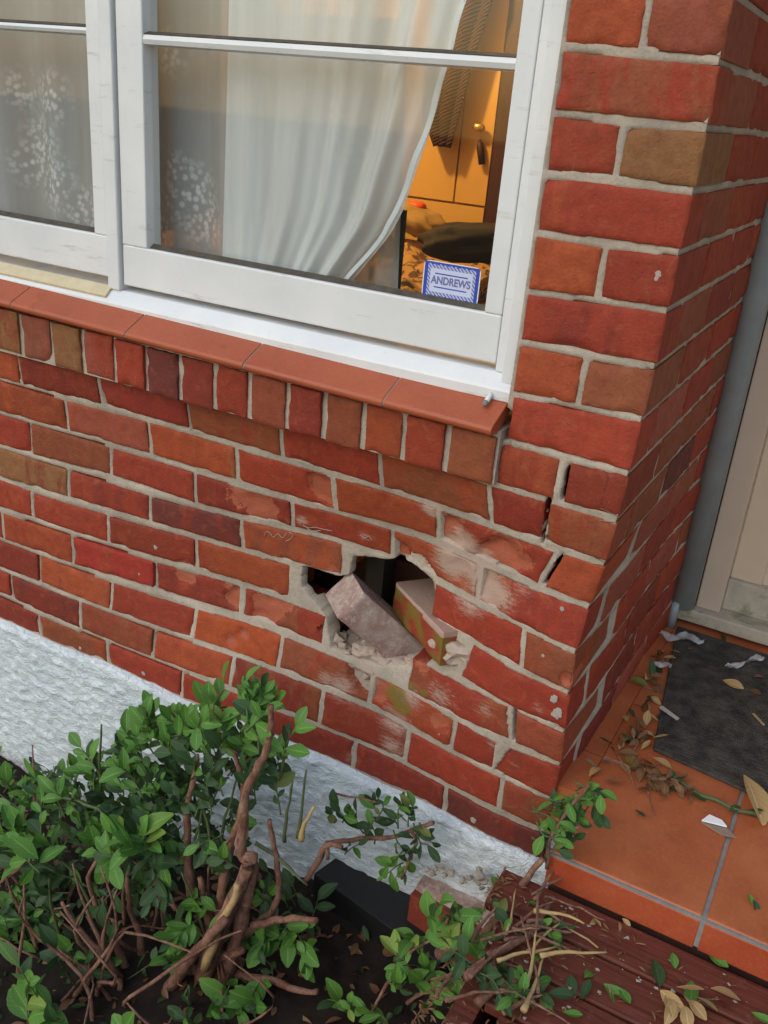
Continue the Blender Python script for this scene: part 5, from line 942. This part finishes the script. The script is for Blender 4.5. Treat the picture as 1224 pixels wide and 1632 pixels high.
for q,a_ in zip([(0.2577,-0.2971,0.1200),(0.2683,-0.2997,0.1200),(0.2790,-0.3033,0.1200),(0.2893,-0.2834,0.1200),(0.3005,-0.2895,0.1200),(0.3079,-0.2781,0.1200),(0.2988,-0.3038,0.1200),(0.2779,-0.2773,0.1200)],[-.6,-1.1,-1.4,-1.,-.6,-.2,-1.3,.1]): yb.leaf(Vector((q[0],q[1],DK+.01)),(math.cos(a_),math.sin(a_),.2),(random.gauss(0,.5),random.gauss(0,.5),1),random.uniform(.03,.045),'y')
yb.branch([(0.3036,-0.2762,0.1150),(0.3377,-0.2502,0.1150),(0.3739,-0.2349,0.1150)],.002,.001); yb.done()
lying([(0.3264,-0.2486,0.1200)][0],DK+.01,'y',.045,.3,'single curled yellow leaf on the deck right of the yellow bunch',tilt=.7)
for q,a_,lb in zip([(0.1464,-0.1738,0.1100),(0.1617,-0.1880,0.1100),(0.1224,-0.2059,0.1100),(0.1200,-0.2234,0.1100),(0.1978,-0.2189,0.1100),(0.1645,-0.1782,0.1100)],[.3,-1.,-.5,1.,.2,-.4],['pale dry leaf scrap by the step edge on the deck','curled pale leaf scrap beside the step edge, in the middle of the scraps','small dry leaf scrap on the dark boards, left of the others','dry leaf scrap furthest from the step edge','dry leaf scrap right of the other scraps','yellowish leaf scrap touching the step edge']): lying(q,DK,'y',.018,a_,lb,tilt=.6)
FZ=.194
fl_=[([(0.1778,0.5644,0.1950)],'y',.05,-.3,'straw coloured leaf lying on the door mat'),([(0.2392,0.6247,0.1950)],'b',.04,.9,'curled brown leaf on the door mat near the picture edge'),([(0.2418,0.5641,0.1950)],'b',.03,-.6,'small brown leaf beside the curled brown one on the mat'),([(0.0671,0.6673,0.1950)],'y',.03,.1,'small yellow leaf at the far left corner of the mat'),([(0.0339,0.6429,0.1950)],'y',.035,-.5,'pale leaf on the tiles beside the far corner of the mat'),
([(0.0687,0.2708,0.1950)],'y',.05,.1,'long curled tan leaf on the tiles beside the mat edge'),([(0.0823,0.2038,0.1950)],'y',.03,1.2,'rounded tan leaf at the near left corner of the mat'),([(0.1092,0.1908,0.1950)],'y',.04,-.1,'tan leaf lying along the near edge of the mat'),([(0.0931,0.1629,0.1950)],'y',.035,-1.2,'tan leaf standing on edge by the mat corner'),([(0.1253,0.1273,0.1950)],'y',.03,.8,'orange yellow leaf below the mat corner'),
([(0.0607,0.1764,0.1950)],'b',.05,-1.,'brown curled leaf beside the side wall foot'),([(0.0442,0.1649,0.1950)],'b',.04,.4,'brown leaf lying against the foot of the side wall'),([(0.1200,0.0159,0.1950)],'d',.03,-.8,'single dark leaf lying alone on the large tile'),([(0.3522,-0.0921,0.1950)],'d',.022,-.9,'dark leaf on the right hand tile'),([(0.3424,-0.0823,0.1950)],'g',.018,-.9,'tiny bright leaf above the dark one on the right hand tile'),([(0.0407,0.4045,0.1950)],'d',.04,.0,'dark green leaf on the tiles between wall and mat'),([(0.0802,0.3327,0.1950)],'d',.035,.9,'dark leaf behind the long curled tan leaf'),([(0.1324,0.8078,0.1950)],'d',.05,-.9,'dark green leaf under the door sill'),([(0.0192,0.5461,0.1950)],'d',.04,-.7,'dark leaf beside the white scrap near the mat')]
for L_,k,s_,a_,lb in fl_: lying(L_[0],FZ+(.012 if 'mat' in lb and 'on the' in lb and 'tiles' not in lb else .002),k,s_,a_,lb,tilt=.5)
dl=Plant('dead_leaf_heap',[(0.1453,0.0967,0.1950)][0],'tangle of brown dead leaf stalks on the tile below the mat corner','leaves')
for i in range(40):
    q=random.choice([(0.1199,0.1236,0.1950),(0.1378,0.1024,0.1950),(0.1515,0.0966,0.1950),(0.1535,0.1243,0.1950),(0.1085,0.1432,0.1950),(0.1761,0.1222,0.1950)]); dl.leaf(Vector(q)+Vector((random.gauss(0,.012),random.gauss(0,.012),random.uniform(0,.012))),(random.gauss(0,1),random.gauss(-.4,1),.2),(random.gauss(0,.5),random.gauss(0,.5),1),random.uniform(.018,.034),'b')
dl.branch([(0.1198,0.0982,0.1970),(0.1369,0.0559,0.1970),(0.1543,0.0203,0.1970)],.0013,.0008); dl.done()
tw=Plant('fallen_twig',[(0.2102,0.1606,0.1970)][0],'dark green leafy twig lying across the tile joint below the mat','twig')
tw.branch([(0.1576,0.1567,0.1980),(0.1976,0.1328,0.1980),(0.2464,0.1296,0.1980),(0.2939,0.1264,0.1980),(0.3379,0.1400,0.1980)],.0035,.003,GTWIG)
for q in [(0.1707,0.1431,0.1980),(0.1857,0.1312,0.1980),(0.1992,0.1252,0.1980),(0.1889,0.1445,0.1980),(0.2917,0.1395,0.1980),(0.3043,0.1336,0.1980),(0.1622,0.1530,0.1980)]: tw.leaf(Vector(q),(random.gauss(0,1),random.gauss(0,1),.2),(0,random.gauss(0,.5),1),.03,'d')
tw.done()
db=Plant('dead_leaf_drift',[(0.0491,0.2182,0.1950)][0],'drift of brown dead leaves and stalks along the foot of the side wall','leaves')
for i in range(46):
    q=random.choice([(0.0383,0.1854,0.1950),(0.0420,0.1274,0.1950),(0.0431,0.2397,0.1950),(0.0447,0.2939,0.1950),(0.0581,0.1624,0.1950),(0.0716,0.2340,0.1950),(0.0428,0.0815,0.1950),(0.0472,0.3798,0.1950),(0.0365,0.4778,0.1950),(0.0800,0.1538,0.1950),(0.0315,0.5888,0.1950),(0.0714,0.3128,0.1950)]); db.leaf(Vector(q)+Vector((random.gauss(0,.012),random.gauss(0,.018),random.uniform(0,.010))),(random.gauss(0,1),random.gauss(0,1),.2),(random.gauss(0,.5),random.gauss(0,.5),1),random.uniform(.018,.045),random.choice('bbbyd'))
for L_ in ([(0.0284,0.1707,0.2000),(0.0782,0.1102,0.2000),(0.1104,0.0613,0.2000)],[(0.0372,0.3077,0.2000),(0.0616,0.2578,0.2000),(0.0721,0.1890,0.2000)],[(0.0701,0.1394,0.2000),(0.1063,0.1481,0.2000),(0.1245,0.1772,0.2000)]): db.branch(L_,.0015,.0008)
db.done()
# large tan leaf, white scraps, broken mirror
bl=Plant('large_dead_leaf',[(0.3120,0.1933,0.2000)][0],'large curled tan dead leaf at the picture edge below the mat','leaf'); q=[(0.2812,0.2279,0.2000)][0]
me=leaf_mesh('blade',1,.36,.12,.5,DRY,9); o=bpy.data.objects.new('blade',me); link(o,bl.e); o.matrix_local=orient((.5,-.95,.05),(.3,.1,1))@Matrix.Diagonal((.15,.13,.15,1)); o.location=Vector(q)-bl.loc+Vector((0,0,.008)); bl.done()
def shard(px,mat,label,cat,z,t=.003,name='shard'):
    m=MB(); n=len(px); m.v=[(a[0],a[1],z) for a in px]+[(a[0],a[1],z+t) for a in px]; m.f=[tuple(range(n)),tuple(reversed(range(n,2*n)))]+[(i,(i+1)%n,n+(i+1)%n,n+i) for i in range(n)]; m.m=[0]*(n+2); o=m.build(name,mat); tag(o,label,cat); return o
MIR=simple('mirror_silver',(.9,.92,.95),.03,5,.02,0,.5,1.)
shard([(0.2358,0.0537,0.1970),(0.2449,0.0780,0.1970),(0.2685,0.0759,0.1970),(0.2798,0.0638,0.1970)],simple('white_glazed_chip',(.95,.96,1.),.25,5,.02,0),'bright white glass splinter lying on the tile','glass',.1975)
shard([(0.2364,0.0553,0.1930),(0.2801,0.0672,0.1930),(0.3012,0.0504,0.1930),(0.2755,0.0427,0.1930)],simple('grey_glass',(.30,.22,.17),.3,5,.1,0),'grey brown glass splinter under the bright white one','glass',.1922)
def crumple(px,wdt,label):
    L_=[Vector(q) for q in px]; L_=smooth_path(L_,4); vs=[];fs=[]
    for i,q in enumerate(L_):
        wv=wdt*math.sin(math.pi*min(.97,max(.08,i/(len(L_)-1))))
        for j in range(5): a=j/4-.5; vs.append((q.x+a*wv*.3,q.y+a*wv,q.z+.012+.006*math.sin(j*2+i)+.006*noise.noise(q*60)))
    for i in range(len(L_)-1):
        for j in range(4): a=i*5+j; fs.append((a,a+1,a+6,a+5))
    m=Mt('clear_plastic'); m.set('Base Color',(.62,.64,.66)); m.set('Roughness',.15); tr=m.n('BsdfTransparent',[(1,1,1,1)]); mx=m.n('MixShader',[.62,tr.outputs[0],m.b.outputs[0]]); m.t.links.new(mx.outputs[0],m.out.inputs[0])
    o=mesh('plastic_scrap',vs,fs,m.m,None,True); tag(o,label,'plastic scrap')
crumple([(0.0002,0.6805,0.2000),(0.0308,0.6848,0.2000),(0.0659,0.7035,0.2000),(0.1048,0.7033,0.2000)],.05,'crumpled clear plastic scrap at the foot of the downpipe')
crumple([(0.1734,0.6173,0.2030),(0.2043,0.6497,0.2030),(0.2257,0.6990,0.2030),(0.2469,0.7043,0.2030)],.05,'crumpled clear plastic strip lying on the door mat')
crumple([(0.0183,0.5163,0.2000),(0.0359,0.5357,0.2000),(0.0628,0.5357,0.2000)],.02,'small pale plastic scrap between wall and mat')
shard([(0.0781,0.3648,0.2000),(0.0829,0.3739,0.2000),(0.1260,0.3488,0.2000),(0.1224,0.3408,0.2000)],simple('pale_splinter',(.5,.48,.44),.4,5,.1,0),'thin pale splinter lying at the mat edge','splinter',.203)
shard([(0.2603,0.4664,0.2000),(0.2639,0.4690,0.2000),(0.2911,0.4386,0.2000),(0.2876,0.4361,0.2000)],TORN,'thin straw coloured splinter on the mat','splinter',.203)
# paint flecks and crumbs over deck
bm=bmesh.new()
for i in range(150):
    x=random.uniform(-.04,.5); y=random.uniform(-.62,-.19); hull(bm,(x,y,DZ+.0015),random.choice((.0012,.0015,.002,.0035)),(1.5,1,.6))
me=bpy.data.meshes.new('crumbs'); bm.to_mesh(me); bm.free(); me.materials.append(RM); tag(link(bpy.data.objects.new('mortar_dust',me)),'pale crumbs of mortar sprinkled over the deck boards','rubble',kind='stuff')
vs=[];fs=[]
for i in range(420):
    x=random.gauss(-.02,.09) if i<260 else random.uniform(-.05,.5); y=random.uniform(-.6,-.19); me=LM_['b'][0]; s_=random.uniform(.006,.018); Mx=Matrix.Translation((max(x,-.05),y,DZ+.003))@orient((random.gauss(0,1),random.gauss(0,1),.1),(random.gauss(0,.4),random.gauss(0,.4),1))@Matrix.Diagonal((s_*.5,s_,s_,1)); n0=len(vs); vs+=[tuple(Mx@q_.co) for q_ in me.vertices]; fs+=[tuple(n0+j for j in p_.vertices) for p_ in me.polygons]
tag(mesh('bark_litter',vs,fs,DRYB,None,True),'fine brown bark litter scattered over the deck','leaf litter',kind='stuff')
pd=Plant('broken_branch',[(0.0360,-0.4162,0.1300)][0],'heap of dark leafy twigs lying on the left end of the deck','branch')
for i in range(17):
    q=Vector(random.choice([(-0.0358,-0.4931,0.1200),(0.0027,-0.5068,0.1200),(-0.0085,-0.4353,0.1200),(-0.0010,-0.4026,0.1200),(-0.0031,-0.3455,0.1200),(0.0335,-0.3801,0.1200),(0.0680,-0.4128,0.1200),(0.0682,-0.3576,0.1200),(0.0514,-0.4499,0.1200),(0.0434,-0.4806,0.1200),(0.0761,-0.4596,0.1200),(0.0504,-0.3106,0.1200)]))+Vector((random.gauss(0,.02),random.gauss(0,.02),random.uniform(0,.02))); d=Vector((random.gauss(0,1),random.gauss(0,1),.15)).normalized()
    pd.sprig(q,q+d*.06,5,.027,random.choice('dddg'))
for L_ in ([(-0.0145,-0.4489,0.1300),(0.0090,-0.3775,0.1300),(0.0388,-0.3135,0.1300),(0.0516,-0.2258,0.1300)],[(0.0205,-0.4792,0.1300),(0.0404,-0.4269,0.1300),(0.0784,-0.3887,0.1300)],[(0.0003,-0.3832,0.1300),(0.0276,-0.4217,0.1300),(0.0533,-0.4580,0.1300)]): pd.branch(L_,.006,.003)
for i in range(26):
    q=Vector(random.choice([(-0.0168,-0.4903,0.1300),(0.0023,-0.4381,0.1300),(0.0090,-0.3775,0.1300),(0.0210,-0.3252,0.1300),(0.0335,-0.2702,0.1300),(0.0571,-0.3888,0.1300),(0.0379,-0.2512,0.1300),(0.0533,-0.4580,0.1300)]))+Vector((random.gauss(0,.02),random.gauss(0,.02),random.uniform(0,.02))); a_=random.gauss(.9,.6); d=Vector((math.cos(a_),math.sin(a_),random.uniform(-.1,.2))); pd.branch([q,q+d*.04+Vector((0,.008,0)),q+d*random.uniform(.07,.13)],random.uniform(.0015,.0038),.001,random.choice((BARK,BARK,TORN)))
pd.done()
# white paint spots and bolts
for q in [(-1.0658,0.0281,0.3818),(-1.0624,0.0285,0.3745),(-1.1145,0.0231,0.2897),(-1.2578,-0.0036,0.8901)]: pass
bolt=empty('sill_bolt',(-.27,-.0,.91),label='small white painted bolt on the end of the terracotta sill',cat='bolt')
q=Vector([(-0.2719,-0.0120,0.9177)][0]); m=MB(); m.tube([q+Vector((0,.02,.012)),q+Vector((0,-.004,.0))],[.004,.005],10); m.build('shank',WP,bolt,True); m=MB(); m.tube([q+Vector((0,-.004,0)),q+Vector((0,-.012,-.004))],[.0055,.0035],10); m.build('head',GRT,bolt,True)

# paint splashes and chalk strokes on the brick faces
def spots(L_,rs):
    for q,r_ in zip(L_,rs):
        bm=bmesh.new(); bmesh.ops.create_icosphere(bm,subdivisions=4,radius=1)
        for v in bm.verts: f_=1+.55*noise.noise(v.co*1.5+Vector(q)*9); v.co=Vector((v.co.x*r_*f_,v.co.y*.0012,v.co.z*r_*f_*1.1))
        me=bpy.data.meshes.new('paint_spot'); bm.to_mesh(me); bm.free(); me.materials.append(SPOT); o=bpy.data.objects.new('paint_spot',me); o.location=Vector(q); link(o,wall)
SPOT=simple('old_white_splash',(.44,.38,.34),.7,60,.2,.1)
spots([(-1.0659,0.0291,0.3752),(-1.1145,0.0241,0.2897),(-0.0595,-0.0274,0.3974),(-0.0491,-0.0261,0.3687),(-1.2544,-0.0025,0.8866),(-1.0836,-0.0031,0.0334),(-0.1845,-0.0025,0.0261),(-1.2955,-0.0053,0.0273),(-0.0941,-0.0237,0.4748),(-0.0771,-0.0168,0.5766),(-0.2865,0.0008,0.1984)],[.005,.003,.007,.010,.003,.005,.006,.004,.003,.004,.002])
spots([(-0.0286,-0.0025,1.1633),(-0.0275,-0.0025,1.1719),(-0.1342,-0.0025,1.4095),(-0.1566,-0.0025,0.8855)],[.005,.006,.0,.003])
for L_ in ([(-0.7734,0.0531,0.4824),(-0.7680,0.0519,0.4966),(-0.7571,0.0532,0.4948),(-0.7512,0.0547,0.4869),(-0.7384,0.0547,0.4999),(-0.7295,0.0567,0.4912),(-0.7185,0.0565,0.5052)],[(-0.7123,0.0568,0.5099),(-0.7019,0.0584,0.5065),(-0.7096,0.0588,0.4935),(-0.7205,0.0583,0.4858)],[(-0.6771,0.0577,0.5365),(-0.6654,0.0597,0.5333),(-0.6489,0.0607,0.5393),(-0.6309,0.0621,0.5398),(-0.6084,0.0636,0.5415)],[(-0.5406,0.0642,0.5529),(-0.5286,0.0648,0.5491),(-0.5210,0.0637,0.5562),(-0.5121,0.0651,0.5468)],[(-0.6685,0.0597,0.5309),(-0.6538,0.0619,0.5286),(-0.6355,0.0624,0.5353)],[(-0.2070,-0.0030,0.8952),(-0.1884,-0.0030,0.8939),(-0.1690,-0.0030,0.8939),(-0.1607,-0.0030,0.8914)]):
    m=MB(); m.tube(smooth_path(L_,3),.0008,5); m.build('chalk_mark',SPOT,wall,True)
